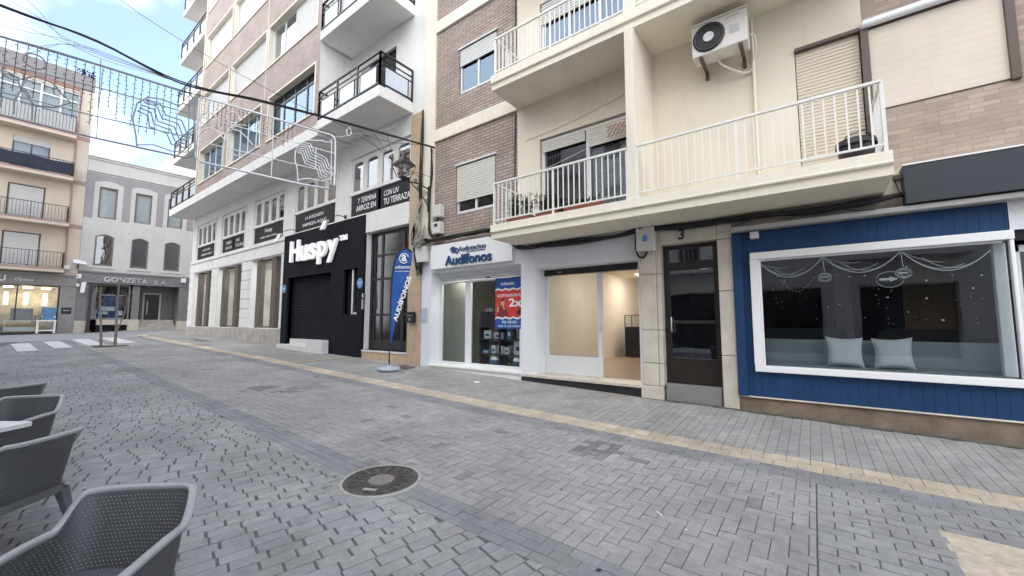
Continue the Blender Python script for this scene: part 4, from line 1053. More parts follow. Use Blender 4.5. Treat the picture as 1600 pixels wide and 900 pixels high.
window(Lb, -4.05, -.6, 13.9, 16.85, .06, alu_white, 4, .1, glass, rails=(16.2, 14.9), behind=curtain, rdepth=.06)
for k in range(3):
    for a in (-7.2, -11): window(Lb, a, a + 1.5, 4.85 + FLL * k, 7.0 + FLL * k, .06, bk, 1, .08, glass_dark, shut=.6)
def lbal(z0, z1, zr, x0, x1):
    m = MB(); m.box(x0, x1, -.9, -.002, z0, z1); m.box(x0 - .02, x1 + .02, -.92, -.003, z1 - .09, z1, 1); o = m.build('balcony', [l_cream, l_red], Lb, bev=.008)
    ro = railing(o, [((x0 + .06, -.86), (x1 - .06, -.86)), ((x1 - .06, -.84), (x1 - .06, -.01))], z1 + .07, zr, black_metal, .14, lowz=.07)
    return ro
lbal(4.57, 4.83, 5.83, -3.7, -.70); lbal(7.57, 7.83, 8.84, -3.8, -.68); lbal(10.6, 10.87, 11.8, -3.8, -.68); lbal(13.42, 13.70, 14.88, -4.3, -.72)
for xa in (-7.9, -11.7):
    for k in range(3): lbal(4.57 + FLL * k, 4.83 + FLL * k, 5.83 + FLL * k, xa, xa + 3.0)
m = MB(); m.prism([(-3.7, 10.92), (-.78, 10.92), (-.80, 11.72), (-1.6, 11.66), (-2.4, 11.74), (-3.2, 11.68), (-3.7, 11.74)], XZ(0), -.93, -.91); m.prism([(-.90, 10.92), (-.05, 10.92), (-.05, 11.7), (-.90, 11.74)], lambda a, b, d: (d, a, b), -.70, -.68); m.build('balcony_screen', mat('dark_blue_canvas', (.03, .035, .055), .9, .2, 4), Lb)
m = MB(); m.prism([(-4.2, 13.8), (-.78, 13.8), (-.78, 14.78), (-4.2, 14.78)], XZ(0), -.83, -.82); m.build('balcony_screen', curtain, Lb)
m = MB(); m.box(-14, .0, -.12, -.002, 3.75, 4.45); m.box(-14, .02, -.2, -.003, 4.38, 4.50); m.box(-.72, .0, -.08, .3, .2, 3.75); m.box(-14, -3.3, -.08, .3, .2, 3.75); m.build('shop_fascia', grey_stone, Lb, bev=.01)
m = MB(); m.box(-3.3, -3.22, .0, .08, .75, 3.74); m.box(-.80, -.72, .0, .08, .75, 3.74); m.box(-2.5, -2.44, .0, .06, 1.5, 3.7); m.box(-3.22, -.8, .0, .08, 3.66, 3.74); m.box(-3.22, -.80, .0, .1, .5, .80)
o = m.build('shop_window', black_metal, Lb, bev=.005)
m = MB(); m.box(-3.25, -.75, .035, .043, .75, 3.72); m.build('pane', glass, o)
m = MB(); m.room(-3.3, -.72, .12, 4.5, .74, 3.74); m.build('shop_interior', MATS.get('optic_walls') or mat('optic_walls', (.40, .35, .26), .8, .45, 1.6), o)
m = MB()
for k in range(3): m.box(-3.0 + .8 * k, -2.6 + .8 * k, 1.0 + k * .5, 1.3 + k * .5, 3.6, 3.66); m.box(-2.9 + .85 * k, -2.72 + .85 * k, 3.9, 3.95, 2.6, 3.4)
m.build('ceiling_lamp', lamp_opt, o)
m = MB(); m.box(-2.9, -.9, .25, .6, 1.48, 1.52); m.box(-2.85, -2.8, .25, .6, .76, 1.48); m.box(-.95, -.9, .25, .6, .76, 1.48); m.box(-2.8, -1.6, .3, .34, .85, 1.1); m.build('display_counter', table_top, o)
m = MB()
for k in range(9): m.box(-2.7 + .2 * k, -2.58 + .2 * k, .35, .45, 1.522, 1.6 + .12 * ((k * 7) % 3))
m.box(-2.6, -1.7, 1.6, 1.9, 1.5, 2.3); m.build('display_goods', dark_print, o)

# ------------------------------------------------------------------ signs and fittings on the shop fronts
S_ = thing('shop_sign', 'white hearing-aid shop sign with navy lettering and a clipped upper corner', 'sign', (-6.5, 6.9, 2.76))
m = MB(); m.prism([(-7.80, 2.76), (-5.19, 2.76), (-5.19, 3.07), (-5.38, 3.22), (-5.86, 3.37), (-7.80, 3.37)], XZ(6.90), 0, .095); m.build('board', white_paint, S_, bev=.004)
m = MB(); m.text('Audífonos', -7.25, -5.75, 2.81, 3.05, 6.895, .03, 0, .02); m.build('lettering', navy, S_)
m = MB()
m.text('Audiotechno', -6.80, -5.93, 3.12, 3.245, 6.896, .012, 0, .008); m.text('tus centros auditivos', -6.55, -5.95, 3.075, 3.11, 6.897, .006, 0, .004)
cx, cz = -6.96, 3.16
m.text('a', cx - .09, cx + .09, cz - .05, cz + .075, 6.896, .012, 0, .05); m.tube([(cx + .10 + .042 * math.cos(R(a)), 6.892, cz - .01 + .06 * math.sin(R(a))) for a in range(-30, 331, 20)], .016, 6); m.tube([(cx - .02 + .12 * math.cos(R(a)), 6.892, cz + .01 + .085 * math.sin(R(a))) for a in range(60, 200, 20)], .012, 6)
m.build('emblem', navy, S_)

S_ = thing('shop_sign', 'big white raised letters with a trademark sign on the black panel', 'sign', (-13.6, 6.9, 3.42))
m = MB()
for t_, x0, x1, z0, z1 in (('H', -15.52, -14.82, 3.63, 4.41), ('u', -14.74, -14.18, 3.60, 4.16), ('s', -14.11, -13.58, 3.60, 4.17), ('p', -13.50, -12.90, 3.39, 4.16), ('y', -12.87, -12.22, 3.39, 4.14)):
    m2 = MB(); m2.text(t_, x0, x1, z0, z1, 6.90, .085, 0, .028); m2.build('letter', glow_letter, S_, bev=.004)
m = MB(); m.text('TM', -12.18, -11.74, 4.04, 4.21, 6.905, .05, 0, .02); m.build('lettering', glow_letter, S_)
for lx in (): pass

def round_sticker(x, z, lab):
    S = thing('window_sticker', lab, 'sticker', (x, 6.921, z - .16))
    m = MB(); m.prism([(x + .15 * math.cos(R(a)), z + .16 * math.sin(R(a))) for a in range(0, 360, 20)][::-1], XZ(6.915), 0, .007); m.build('disc', sticker_blue, S)
    m = MB(); m.text('Huspy', x - .10, x + .10, z - .02, z + .04, 6.914, .002, 0, .004); m.build('lettering', lettering, S)
round_sticker(-11.0, 2.60, 'round blue sticker beside the narrow window of the black panel')
round_sticker(-16.05, 2.68, 'round blue sticker at the left edge of the black panel')

S_ = thing('building_sign', 'metal capital letters on the grey band over the corner shop', 'sign', (-39, 3.8, 4.18), ANG, local=True); ORG[S_.name] = Vector((0, 0, 4.18))
m = MB(); m.text('GONZETA', 1.22, 3.45, 4.20, 4.53, -.104, .05, 0, .012); m.build('lettering', steel, S_); m = MB(); m.text('S.A', 3.80, 4.55, 4.17, 4.46, -.104, .05, 0, .012); m.build('lettering', steel, S_)
S_ = thing('shop_sign', 'pale optician lettering on the grey fascia at far left', 'sign', (-39, 3.8, 3.88), R(90 - .4), local=True); ORG[S_.name] = Vector((0, 0, 3.88))
m = MB(); m.text('Óptica', -2.62, -1.88, 3.90, 4.20, -.123, .02, 0, 0, .35); m.text('U', -3.24, -2.96, 3.90, 4.26, -.123, .04, 0, .03); m.build('lettering', lettering, S_)
S_ = thing('wall_plaque', 'small black plaque on the grey stone pier by the optician window', 'plaque', (-39, 3.8, 1.95), R(90 - .4), local=True); ORG[S_.name] = Vector((0, 0, 1.95))
m = MB(); m.box(-.60, -.16, -.11, -.085, 1.96, 2.36); m.build('plate', black_metal, S_, bev=.004)
m = MB(); m.text('óptica', -.52, -.24, 2.12, 2.22, -.112, .003, 0, .004); m.build('lettering', lettering, S_)
S_ = thing('blade_sign', 'white unlit projecting sign leaning at the corner shop entrance', 'sign', (-39, 3.8, 3.3), ANG, local=True); ORG[S_.name] = Vector((0, 0, 3.3))
m = MB(); m.prism([(.13, 3.34), (.33, 3.36), (.38, 4.10), (.17, 4.02)], XZ(-.5), 0, .12); m.build('panel', white_paint, S_, bev=.01)
m = MB(); m.box(.22, .26, -.4, -.05, 3.6, 3.64); m.box(.22, .26, -.4, -.05, 3.9, 3.94); m.build('bracket', steel, S_)
def local_one(name, shape, mats, label, cat, base, rot=ANG, bev=.005):
    S = thing(name, label, cat, (-39, 3.8, base), rot, local=True); ORG[S.name] = Vector((0, 0, base)); return S
S_ = local_one('wall_floodlight', None, None, 'grey floodlight and junction boxes on the corner between cream block and pale building', 'floodlight', 5.0)
m = MB(); m.prism([(-.28, 5.28), (.30, 5.22), (.36, 5.36), (-.05, 5.52), (-.3, 5.5)], XZ(-.55), 0, .3); m.build('housing', grey_sign if False else steel, S_, bev=.02)
m = MB(); m.tube([(-.05, -.4, 5.26), (-.05, -.2, 5.05), (-.05, -.01, 5.0)], .035, 8); m.build('arm', black_metal, S_)
m = MB(); m.box(-.66, -.40, -.3, -.02, 4.86, 5.12); m.box(-.1, .15, -.2, -.01, 4.3, 4.6); m.box(-.05, .1, -.2, -.01, 3.75, 3.95); m.build('junction_box', white_paint, S_, bev=.01)
S_ = local_one('sign_post', None, None, 'thin dark brown post standing at the corner shop doorway', 'post', .85)
m = MB(); m.box(.60, .72, -.35, -.23, .70, 3.9); m.box(.52, .80, -.42, -.16, .66, .85); m.build('post', wood_post, S_, bev=.01)
S_ = local_one('wall_lamp', None, None, 'small white box lamp at the right end of the grey shop band', 'lamp', 4.4)
m = MB(); m.box(5.35, 5.62, -.4, -.11, 4.42, 4.75); m.build('housing', white_paint, S_, bev=.02)
m = MB(); m.tube([(5.48, -.105, 4.7), (5.48, -.3, 4.85), (5.48, -.38, 4.74)], .02, 6); m.build('arm', black_metal, S_)

# street number, mailbox, intercom, notice, meter boxes
one('house_number', lambda m: m.text('3', -1.735, -1.645, 2.79, 2.96, 6.949, .012, 0, .012), black_metal, 'black number 3 fixed on the lintel above the dark front door', 'number')
S_ = thing('letter_box', 'black letter box on the beige stone pilaster', 'letter box', (-8.54, 6.9, 1.40))
m = MB(); m.prism([(-8.67, 1.40), (-8.40, 1.40), (-8.40, 1.66), (-8.44, 1.69), (-8.63, 1.69), (-8.67, 1.66)], XZ(6.85), 0, .098); m.build('case', black_metal, S_, bev=.008)
m = MB(); m.box(-8.63, -8.44, 6.845, 6.849, 1.58, 1.595); m.box(-8.57, -8.51, 6.845, 6.849, 1.46, 1.52); m.build('slot', steel, S_)
S_ = thing('door_intercom', 'grey metal door entry panel with a small camera beside the glazed black door', 'intercom', (-10.82, 6.97, 1.78))
for nm, b_ in (('panel', (-10.845, -10.802, 6.90, 6.998, 1.80, 2.10)), ('camera_box', (-10.845, -10.802, 6.905, 6.998, 2.14, 2.28))):
    m = MB(); m.box(*b_); m.build(nm, steel, S_, bev=.004)
one('notice', lambda m: m.box(-8.215, -7.985, 6.972, 6.984, 1.42, 1.78), lilac, 'pale lilac notice plate on the white pier beside the hearing-aid shop', 'notice', bev=.003)
def meter(x0, x1, z0, z1, lab, win):
    S = thing('meter_box', lab, 'meter box', ((x0 + x1) / 2, 6.93, z0), group=None)
    m = MB(); m.box(x0, x1, 6.86, 7.018, z0, z1); m.build('case', box_white, S, bev=.012)
    m = MB(); m.box(x0 + .03, x1 - .03, 6.852, 6.859, z0 + .03, z1 - .03); m.build('lid', box_white, S, bev=.006)
    if win:
        m = MB(); m.box(x0 + .10, x1 - .09, 6.846, 6.851, z1 - .13, z1 - .05); m.build('meter_window', dark_print, S)
    m = MB(); m.tube([((x0 + x1) / 2, 6.94, z0), ((x0 + x1) / 2 - .05, 6.94, z0 - .1)], .02, 6); m.build('cable_entry', cable_blk, S)
meter(-7.74, -7.44, 4.10, 4.42, 'plain grey meter box on the brick wall, upper of the two', False)
meter(-7.74, -7.44, 3.66, 3.97, 'meter box with a dark dial window on the brick wall, lower of the two', True)
S_ = thing('junction_box', 'white junction box with cables spilling below it at the left of the shop sign', 'junction box', (-8.15, 6.9, 2.98))
m = MB(); m.box(-8.37, -7.96, 6.84, 6.975, 2.98, 3.38); m.build('case', box_white, S_, bev=.012)
m = MB()
for k in range(5): m.tube([(-8.25 + .05 * k, 6.88, 2.99), (-8.26 + .04 * k, 6.87, 2.85), (-8.2 + .02 * k, 6.88, 2.7 - .04 * (k % 3))], .014, 5)
m.build('loose_cable', cable_blk, S_)
S_ = thing('electricity_cabinet', 'pale cabinet with a blue emblem on the stone pier left of door 3', 'cabinet', (-2.25, 6.9, 2.63))
m = MB(); m.box(-2.41, -2.10, 6.80, 6.938, 2.64, 3.05); m.build('case', box_white, S_, bev=.012)
m = MB(); m.prism([(-2.29, 2.80), (-2.21, 2.80), (-2.20, 2.88), (-2.225, 2.90), (-2.25, 2.935), (-2.275, 2.90), (-2.30, 2.88)], XZ(6.796), 0, .003); m.build('emblem', sticker_blue, S_)
m = MB(); m.tube(smooth_path([(-2.44, 6.9, 3.08), (-2.45, 6.9, 2.8), (-2.42, 6.9, 2.6), (-2.33, 6.9, 2.54), (-2.27, 6.9, 2.6), (-2.25, 6.88, 2.645)]), .017, 6); m.build('cable_loop', cable_blk, S_)
one('sensor_box', lambda m: m.box(-.70, -.59, 6.83, 6.944, 2.66, 2.76), box_white, 'small white square box under the casing at the top left of the blue shop front', 'box', bev=.008)

# floodlights over the black panel
def flood(x, xl, lab):
    S = thing('floodlight', lab, 'floodlight', (x, 6.9, 4.78))
    m = MB(); m.tube([(x, 6.96, 4.80), (x - .02, 6.7, 4.82), (xl + .05, 6.62, 4.80), (xl, 6.6, 4.74)], .014, 6); m.box(x - .04, x + .04, 6.90, 6.945, 4.75, 4.86); m.build('arm', black_metal, S)
    m = MB(); c = Vector((xl, 6.58, 4.58))
    m.prism([(-.13, -.16), (.13, -.16), (.13, .16), (-.13, .16)], lambda a, b, d: (c.x + a * .95, c.y + d + b * .35, c.z + b), -.03, .04); m.build('housing', white_paint, S, bev=.01)
    m = MB(); m.tube([(xl - .14, 6.6, 4.56), (xl - .12, 6.62, 4.76), (xl + .12, 6.62, 4.76), (xl + .14, 6.6, 4.56)], .01, 5); m.build('yoke', black_metal, S)
flood(-11.95, -12.62, 'white floodlight on a thin arm above the right half of the black panel')
flood(-15.2, -15.95, 'white floodlight on a thin arm at the left end of the black panel')

# wall lantern
S_ = thing('street_lantern', 'black wrought iron wall lantern on a scrolled bracket at the building corner', 'lantern', (-7.98, 6.96, 4.3))
lx, ly = -7.98, 6.13
m = MB(); m.box(lx - .03, lx + .03, 6.93, 6.96, 4.32, 5.0)
m.tube([(lx, 6.94, 4.92), (lx, 6.6, 4.98), (lx, ly + .05, 4.93), (lx, ly, 4.98)], .017, 6)
m.tube(smooth_path([(lx, 6.94, 4.40), (lx, 6.85, 4.55), (lx, 6.7, 4.72), (lx, 6.5, 4.85), (lx, 6.35, 4.93)]), .013, 6)
for (cy, cz2, r0, s0) in ((6.82, 4.78, .085, 0), (6.62, 4.88, .06, 120), (6.87, 4.60, .055, 200), (6.5, 5.04, .06, 180)):
    m.tube([(lx, cy + r0 * (1 - a / 700) * math.cos(R(a + s0)), cz2 + r0 * (1 - a / 700) * math.sin(R(a + s0))) for a in range(0, 541, 30)], .009, 5)
m.build('bracket', black_metal, S_)
def sq(h, z): h *= .82; return [(lx - h, ly - h, z), (lx + h, ly - h, z), (lx + h, ly + h, z), (lx - h, ly + h, z)]
m = MB(); m.grid([sq(.24, 5.30), sq(.245, 5.33), sq(.12, 5.46), sq(.11, 5.50), sq(.05, 5.56), sq(.03, 5.62)], 0, False, True); m.poly(sq(.236, 5.305)[::-1], 1); m.lathe([(.0, 5.70), (.025, 5.67), (.012, 5.63), (.03, 5.60)], (lx, ly, 0), 8); m.build('roof', [black_metal, white_paint], S_)
m = MB()
for i, j in ((-1, -1), (1, -1), (1, 1), (-1, 1)): m.bar((lx + .11 * i, ly + .11 * j, 5.0), (lx + .205 * i, ly + .205 * j, 5.30), .018)
for h, z in ((.11, 5.0), (.20, 5.29), (.135, 5.09)):
    q = sq(h, z)
    for a, b in zip(q, q[1:] + q[:1]): m.bar(a, b, .016)
m.lathe([(.11, 5.0), (.06, 4.95), (.02, 4.92)], (lx, ly, 0), 8); m.build('cage', black_metal, S_)
m = MB(); m.grid([sq(.105, 5.01), sq(.195, 5.29)], 0, False, True); m.build('glass_pane', glass_lamp, S_)
m = MB(); m.lathe([(.0, 5.26), (.05, 5.24), (.05, 5.14), (.03, 5.10), (.0, 5.09)], (lx, ly, 0), 10); m.build('bulb', pack_white, S_)

# air conditioner
S_ = thing('air_conditioner', 'old white outdoor air conditioner on rusty brackets high on the cream balcony wall', 'air conditioner', (-.94, 6.75, 5.5))
m = MB(); m.box(-1.32, -.56, 6.48, 6.78, 5.54, 6.05); m.build('casing', ac_white, S_, bev=.015)
m = MB(); m.box(-1.335, -.545, 6.465, 6.795, 6.051, 6.075); m.build('lid', ac_white, S_, bev=.006)
m = MB(); m.lathe([(.215, 0), (.225, .012), (.19, .02), (.18, .006)], (0, 0, 0), 28)
v2 = [(-1.075 + p[0], 6.478 - p[2], 5.80 + p[1]) for p in m.v]; m.v = v2; m.build('fan_ring', black_metal, S_)
m = MB(); m.prism([(-1.075 + .19 * math.cos(R(a)), 5.80 + .19 * math.sin(R(a))) for a in range(0, 360, 15)][::-1], XZ(6.472), 0, .006); m.build('fan_opening', dark_print, S_)
m = MB(); m.prism([(-1.075 + .075 * math.cos(R(a)), 5.80 + .075 * math.sin(R(a))) for a in range(0, 360, 15)][::-1], XZ(6.455), 0, .016)
for rr in (.10, .135, .165): m.tube([(-1.075 + rr * math.cos(R(a)), 6.462, 5.80 + rr * math.sin(R(a))) for a in range(0, 361, 20)], .003, 4, 1)
m.build('fan_hub', [pack_white, black_metal], S_)
m = MB(); m.box(-.79, -.66, 6.474, 6.479, 5.73, 5.85); m.box(-.83, -.66, 6.474, 6.479, 5.985, 6.005); m.build('side_vent', grey_letter, S_)
for bx in (-1.2, -.66):
    m = MB(); m.box(bx - .025, bx + .025, 6.46, 6.995, 5.50, 5.535); m.box(bx - .025, bx + .025, 6.965, 6.998, 5.40, 5.50); m.build('bracket', brown_alu, S_, bev=.004)
m = MB(); m.tube(smooth_path([(-1.0, 6.7, 5.54), (-.95, 6.75, 5.45), (-.75, 6.9, 5.33), (-.62, 6.96, 5.30), (-.55, 6.97, 5.36)]), .016, 6); m.tube(smooth_path([(-.555, 6.7, 5.75), (-.5, 6.75, 5.72), (-.5, 6.9, 5.6), (-.55, 6.96, 5.45)]), .014, 6); m.build('hose', cream_trim, S_)

# things on the balconies
def planter(x0, x1, y, lab, tall, n):
    S = thing('planter', lab, 'planter', ((x0 + x1) / 2, y, 3.285))
    m = MB(); m.prism([(y - .09, 3.29), (y + .09, 3.29), (y + .11, 3.46), (y - .11, 3.46)], lambda a, b, d: (d, a, b), x1, x0); m.build('trough', terracotta, S, bev=.008)
    f = MB()
    for k in range(n):
        x, yy = random.uniform(x0 + .03, x1 - .03), y + random.uniform(-.07, .07); h = tall * random.uniform(.45, 1.0); dx, dy = random.uniform(-.12, .12), random.uniform(-.10, .10)
        f.tube([(x, yy, 3.44), (x + dx * .5, yy + dy * .5, 3.44 + h * .6), (x + dx, yy + dy, 3.44 + h)], .003, 4)
        for q in range(7):
            t = random.uniform(.2, 1); p = Vector((x + dx * t, yy + dy * t, 3.44 + h * t)); a = random.uniform(0, 6.28); l = random.uniform(.04, .09)
            d = Vector((math.cos(a), math.sin(a), random.uniform(-.2, .9))) * l; s2 = Vector((-math.sin(a), math.cos(a), 0)) * l * .25
            f.poly([p, p + d * .5 + s2, p + d, p + d * .5 - s2])
    f.build('foliage', leafm, S)
planter(-4.75, -4.2, 6.25, 'terracotta trough with tall leggy plants at the left end of the lower balcony', .50, 80)
planter(-4.1, -3.65, 6.3, 'terracotta trough with bushy grey-green plants, second from the left balcony end', .44, 70)
planter(-3.45, -2.75, 6.22, 'long low trough with short plants near the balcony partition', .16, 40)
S_ = thing('bucket', 'black plastic covered bucket at the right end of the balcony', 'bucket', (.52, 6.35, 3.285))
m = MB(); m.lathe([(.0, 0), (.15, 0), (.17, .15), (.19, .32), (.18, .33), (.165, .2), (.0, .18)], (.52, 6.32, 3.29), 14); m.build('pail', dark_print, S_)
m = MB(); m.lathe([(.205, .26), (.2, .33), (.13, .36), (.0, .345)], (.52, 6.32, 3.29), 11); m.tube([(.36, 6.2, 3.55), (.44, 6.14, 3.66), (.6, 6.14, 3.68), (.68, 6.2, 3.58)], .008, 5); m.build('cover', black_metal, S_)
S_ = thing('clothes_airer', 'folding pinkish wooden trellis hung under the balcony blind', 'trellis', (-2.65, 6.85, 4.65))
m = MB()
for k in range(7):
    x = -2.92 + .085 * k
    m.bar((x, 6.86, 4.86), (x + .085, 6.86, 4.98), .014); m.bar((x + .085, 6.845, 4.86), (x, 6.845, 4.98), .014); m.bar((x, 6.86, 4.98), (x + .085, 6.86, 5.08), .014); m.bar((x + .085, 6.845, 4.98), (x, 6.845, 5.08), .014)
m.bar((-2.5, 6.86, 4.86), (-2.36, 6.86, 4.66), .014); m.bar((-2.4, 6.85, 4.86), (-2.34, 6.85, 4.70), .014)
m.build('lattice', pink_wood, S_)

# shop window display of the hearing-aid shop
S_ = thing('display_shelf', 'dark two-tier display shelf behind the hearing-aid shop window', 'shelf', (-6.0, 7.75, .33))
m = MB()
for z in (.62, .98, 1.28): m.box(-6.75, -5.3, 7.58, 7.95, z, z + .03)
for x in (-6.72, -6.1, -5.4): m.box(x - .02, x + .02, 7.6, 7.93, .34, 1.28)
m.box(-6.72, -6.2, 7.62, 7.92, 1.31, 1.68); m.build('frame', dark_print, S_, bev=.004)
gi = 0
for x0, w_, z0, h, mt_, lab in ((-6.62, .22, 1.01, .2, pack_white, 'white product box on the upper display shelf, leftmost'), (-6.3, .26, 1.01, .16, pack_white, 'wide pale product pack on the upper display shelf'), (-5.9, .14, 1.01, .28, blue_box, 'light blue product box standing on the upper display shelf'),
        (-6.66, .22, .65, .08, blue_box, 'flat blue product box on the lower display shelf'), (-6.38, .13, .65, .2, pack_white, 'leftmost white card on the lower display shelf'), (-6.18, .15, .65, .19, pack_white, 'middle white card on the lower display shelf'), (-5.97, .13, .65, .17, pack_white, 'third pale card on the lower display shelf'), (-5.68, .2, .65, .32, pack_white, 'tall white device box on the lower display shelf'),
        (-6.55, .16, 1.31 + .37, .07, steel, 'small silver devices on top of the dark display block')):
    S = thing('product_box', lab, 'product', (x0 + w_ / 2, 7.7, z0), group='products in the hearing-aid shop window')
    m = MB(); m.box(x0, x0 + w_, 7.64, 7.72, z0 + .001, z0 + h); m.build('carton', mt_, S, bev=.004)
    m = MB(); m.box(x0 + w_ * .25, x0 + w_ * .75, 7.635, 7.6395, z0 + h * .3, z0 + h * .6); m.build('printed_label', navy if mt_ is not blue_box else lettering, S)
for x, lab in ((-6.3, 'white and blue globe on the bottom display level, left one'), (-5.6, 'white and blue globe on the bottom display level, right one')):
    one('display_globe', lambda m: (m.lathe([(.0, .0), (.10, .04), (.14, .12), (.14, .15)], (x, 7.72, .36), 14, 0), m.lathe([(.14, .15), (.11, .24), (.0, .29)], (x, 7.72, .36), 14, 1)), [blue_box, lettering], lab, 'globe')
def office_chair(x, y, lab):
    S = thing('office_chair', lab, 'chair', (x, y, .34))
    m = MB(); m.prism(rrect(x - .3, x + .3, .85, 1.42, .2), XZ(y + .2), 0, .07); m.build('backrest', sofa_m, S, bev=.02)
    m = MB(); m.prism(rrect(x - .28, x + .28, y - .25, y + .22, .1), lambda a, b, d: (a, b, d), .9, .80); m.build('seat', sofa_m, S, bev=.02)
    m = MB(); m.tube([(x, y, .40), (x, y, .8)], .03, 8)
    for k in range(5): m.tube([(x, y, .42), (x + .28 * math.cos(k * 1.257), y + .28 * math.sin(k * 1.257), .37)], .02, 6)
    m.build('base', black_metal, S)
office_chair(-6.75, 8.5, 'dark office chair behind the display shelf, left one'); office_chair(-5.6, 8.4, 'dark office chair behind the display shelf, below the red poster')
# poster
S_ = thing('poster', 'red and blue two for one poster hanging in the hearing-aid shop window', 'poster', (-5.6, 7.293, 1.26))
px0, px1 = -5.97, -5.10
m = MB(); m.box(px0, px1, 7.293, 7.299, 1.27, 2.445); m.build('sheet', red_print, S_)
m = MB()
tear = lambda z: [(px0 + (px1 - px0) * t / 12, z + .018 * ((t * 5) % 3 - 1)) for t in range(13)]
m.prism([(px0, 2.444)] + tear(2.17) + [(px1, 2.444)], XZ(7.291), 0, .003); m.build('blue_band', flag_blue, S_); m = MB(); m.prism([(px0, 1.271)] + [(px1, 1.271)] + tear(1.50)[::-1], XZ(7.291), 0, .003); m.build('blue_band', flag_blue, S_)
m = MB()
def strip(z): a = tear(z); m.prism(a + [(u_, v_ - .035) for u_, v_ in a][::-1], XZ(7.289), 0, .0015)
strip(2.19); strip(1.53)
m.text('Audiotechno', px0 + .16, px0 + .56, 2.27, 2.35, 7.290, .002, 0, .01); m.text('AUDÍFONOS EN PLAN', px0 + .05, px1 - .02, 2.0, 2.08, 7.290, .002, 0, .012); m.text('2x1', px0 + .40, px1 - .0, 1.77, 1.96, 7.290, .002, 0, .03)
m.text('966 108 433', px0 + .2, px0 + .62, 1.39, 1.45, 7.290, .002, 0, .008); m.text('PIDE TU CITA PREVIA', px0 + .1, px1 - .1, 1.305, 1.345, 7.290, .002, 0, .005); m.build('lettering', lettering, S_)
m = MB(); c = px0 + .2
m.prism([(c - .16, 1.54), (c + .2, 1.54), (c + .16, 1.68), (c + .08, 1.78), (c - .06, 1.80), (c - .13, 1.70)], XZ(7.2905), 0, .001); m.build('printed_jacket', maroon_print, S_)
m = MB(); m.prism([(c + .02 + .055 * math.cos(R(a)), 1.865 + .075 * math.sin(R(a))) for a in range(0, 360, 30)][::-1], XZ(7.289), 0, .001); m.prism([(c + .03, 1.72), (c + .09, 1.70), (c + .06, 1.80), (c + .02, 1.81)][::-1], XZ(7.288), 0, .001); m.prism([(c - .15, 1.66), (c - .10, 1.65), (c - .09, 1.76), (c - .13, 1.77)][::-1], XZ(7.288), 0, .001); m.build('printed_face', skin_print, S_)
m = MB(); m.prism([(c - .05, 1.88), (c - .02, 1.95), (c + .05, 1.955), (c + .08, 1.90), (c + .02, 1.91)], XZ(7.2875), 0, .001); m.prism([(px0 + .6, 1.62), (px0 + .68, 1.58), (px0 + .82, 1.62), (px0 + .84, 1.72), (px0 + .7, 1.74)], XZ(7.2905), 0, .001); m.build('printed_dark', dark_print, S_)

# empty shop: counter
S_ = thing('shop_counter', 'dark counter with a glass top box inside the empty lit shop', 'counter', (-4.1, 12.5, .345))
m = MB(); m.box(-4.75, -3.4, 12.2, 12.8, .346, 1.27); m.build('base', sofa_m, S_, bev=.01)
m = MB(); m.box(-4.75, -3.4, 12.2, 12.8, 1.272, 1.62); m.build('showcase', glass, S_)
m = MB()
for x in (-4.74, -3.41):
    for y in (12.21, 12.79): m.box(x - .012, x + .012, y - .012, y + .012, 1.27, 1.63)
m.box(-4.75, -3.4, 12.19, 12.215, 1.62, 1.64); m.build('edge_frame', brown_alu, S_)

# blue shop: bench, cushions, sofas
one('window_bench', lambda m: (m.box(-.64, 1.79, 6.97, 7.42, .76, .80), m.box(-.64, 1.79, 7.42, 7.55, .76, 1.16)), bench_grey, 'pale blue-grey padded ledge along the bottom of the dark shop window', 'bench', bev=.03)
def cushion(x, lab, tilt):
    S = thing('cushion', lab, 'cushion', (x, 7.25, .92), 0, group='cushions in the dark shop window')
    rows = []; n = 10; w_ = .205
    for side in (1,):
        for i in range(n + 1):
            row = []
            for j in range(n + 1):
                a, b = i / n * 2 - 1, j / n * 2 - 1; th = .085 * max(0, (1 - a ** 4) * (1 - b ** 4)) ** .6; pinch = 1 - .13 * (1 - abs(b) ** 2) * abs(a) ** 5; p2 = 1 - .13 * (1 - abs(a) ** 2) * abs(b) ** 5
                row.append((b * w_ * p2, -th, a * w_ * pinch))
            rows.append(row)
    m = MB(); m.grid(rows, 0, True); m.grid([[(p[0], -p[1] + .002, p[2]) for p in r] for r in rows], 0, True, flip=True)
    ct, st = math.cos(tilt), math.sin(tilt)
    m.v = [(x + p[0], 7.20 + p[1] * math.cos(.25) + (p[2] + .2) * .30, 1.005 + p[2] + p[0] * st) for p in m.v]
    m.build('cover', cushion_m, S)
cushion(.32, 'white square cushion on the window ledge, left of the pair', -.03); cushion(.81, 'white square cushion on the window ledge, right of the pair', .05)
def sofa(x0, x1, y, lab):
    S = thing('sofa', lab, 'sofa', ((x0 + x1) / 2, y, .3))
    m = MB(); m.box(x0, x1, y, y + .85, .3, .78); m.build('seat', sofa_m, S, bev=.05)
    m = MB(); m.prism(rrect(x0, x1, .5, 1.32, .15), XZ(y), .0, .25); m.build('backrest', sofa_m, S, bev=.04)
sofa(-.75, .4, 8.05, 'black sofa seen behind the left cushion'); sofa(.75, 2.3, 8.05, 'black sofa seen behind the right end of the window ledge')
S_ = thing('table_lamp', 'small warm lamp glowing deep inside the dark shop', 'lamp', (1.45, 8.9, .3))
m = MB(); m.box(1.1, 1.9, 8.75, 9.05, .3, 1.1); m.build('stand', dark_wood, S_, bev=.01)
m = MB(); m.lathe([(.0, .0), (.035, .02), (.04, .06), (.0, .1)], (1.35, 8.85, 1.1), 10); m.build('bulb', lamp_small, S_)

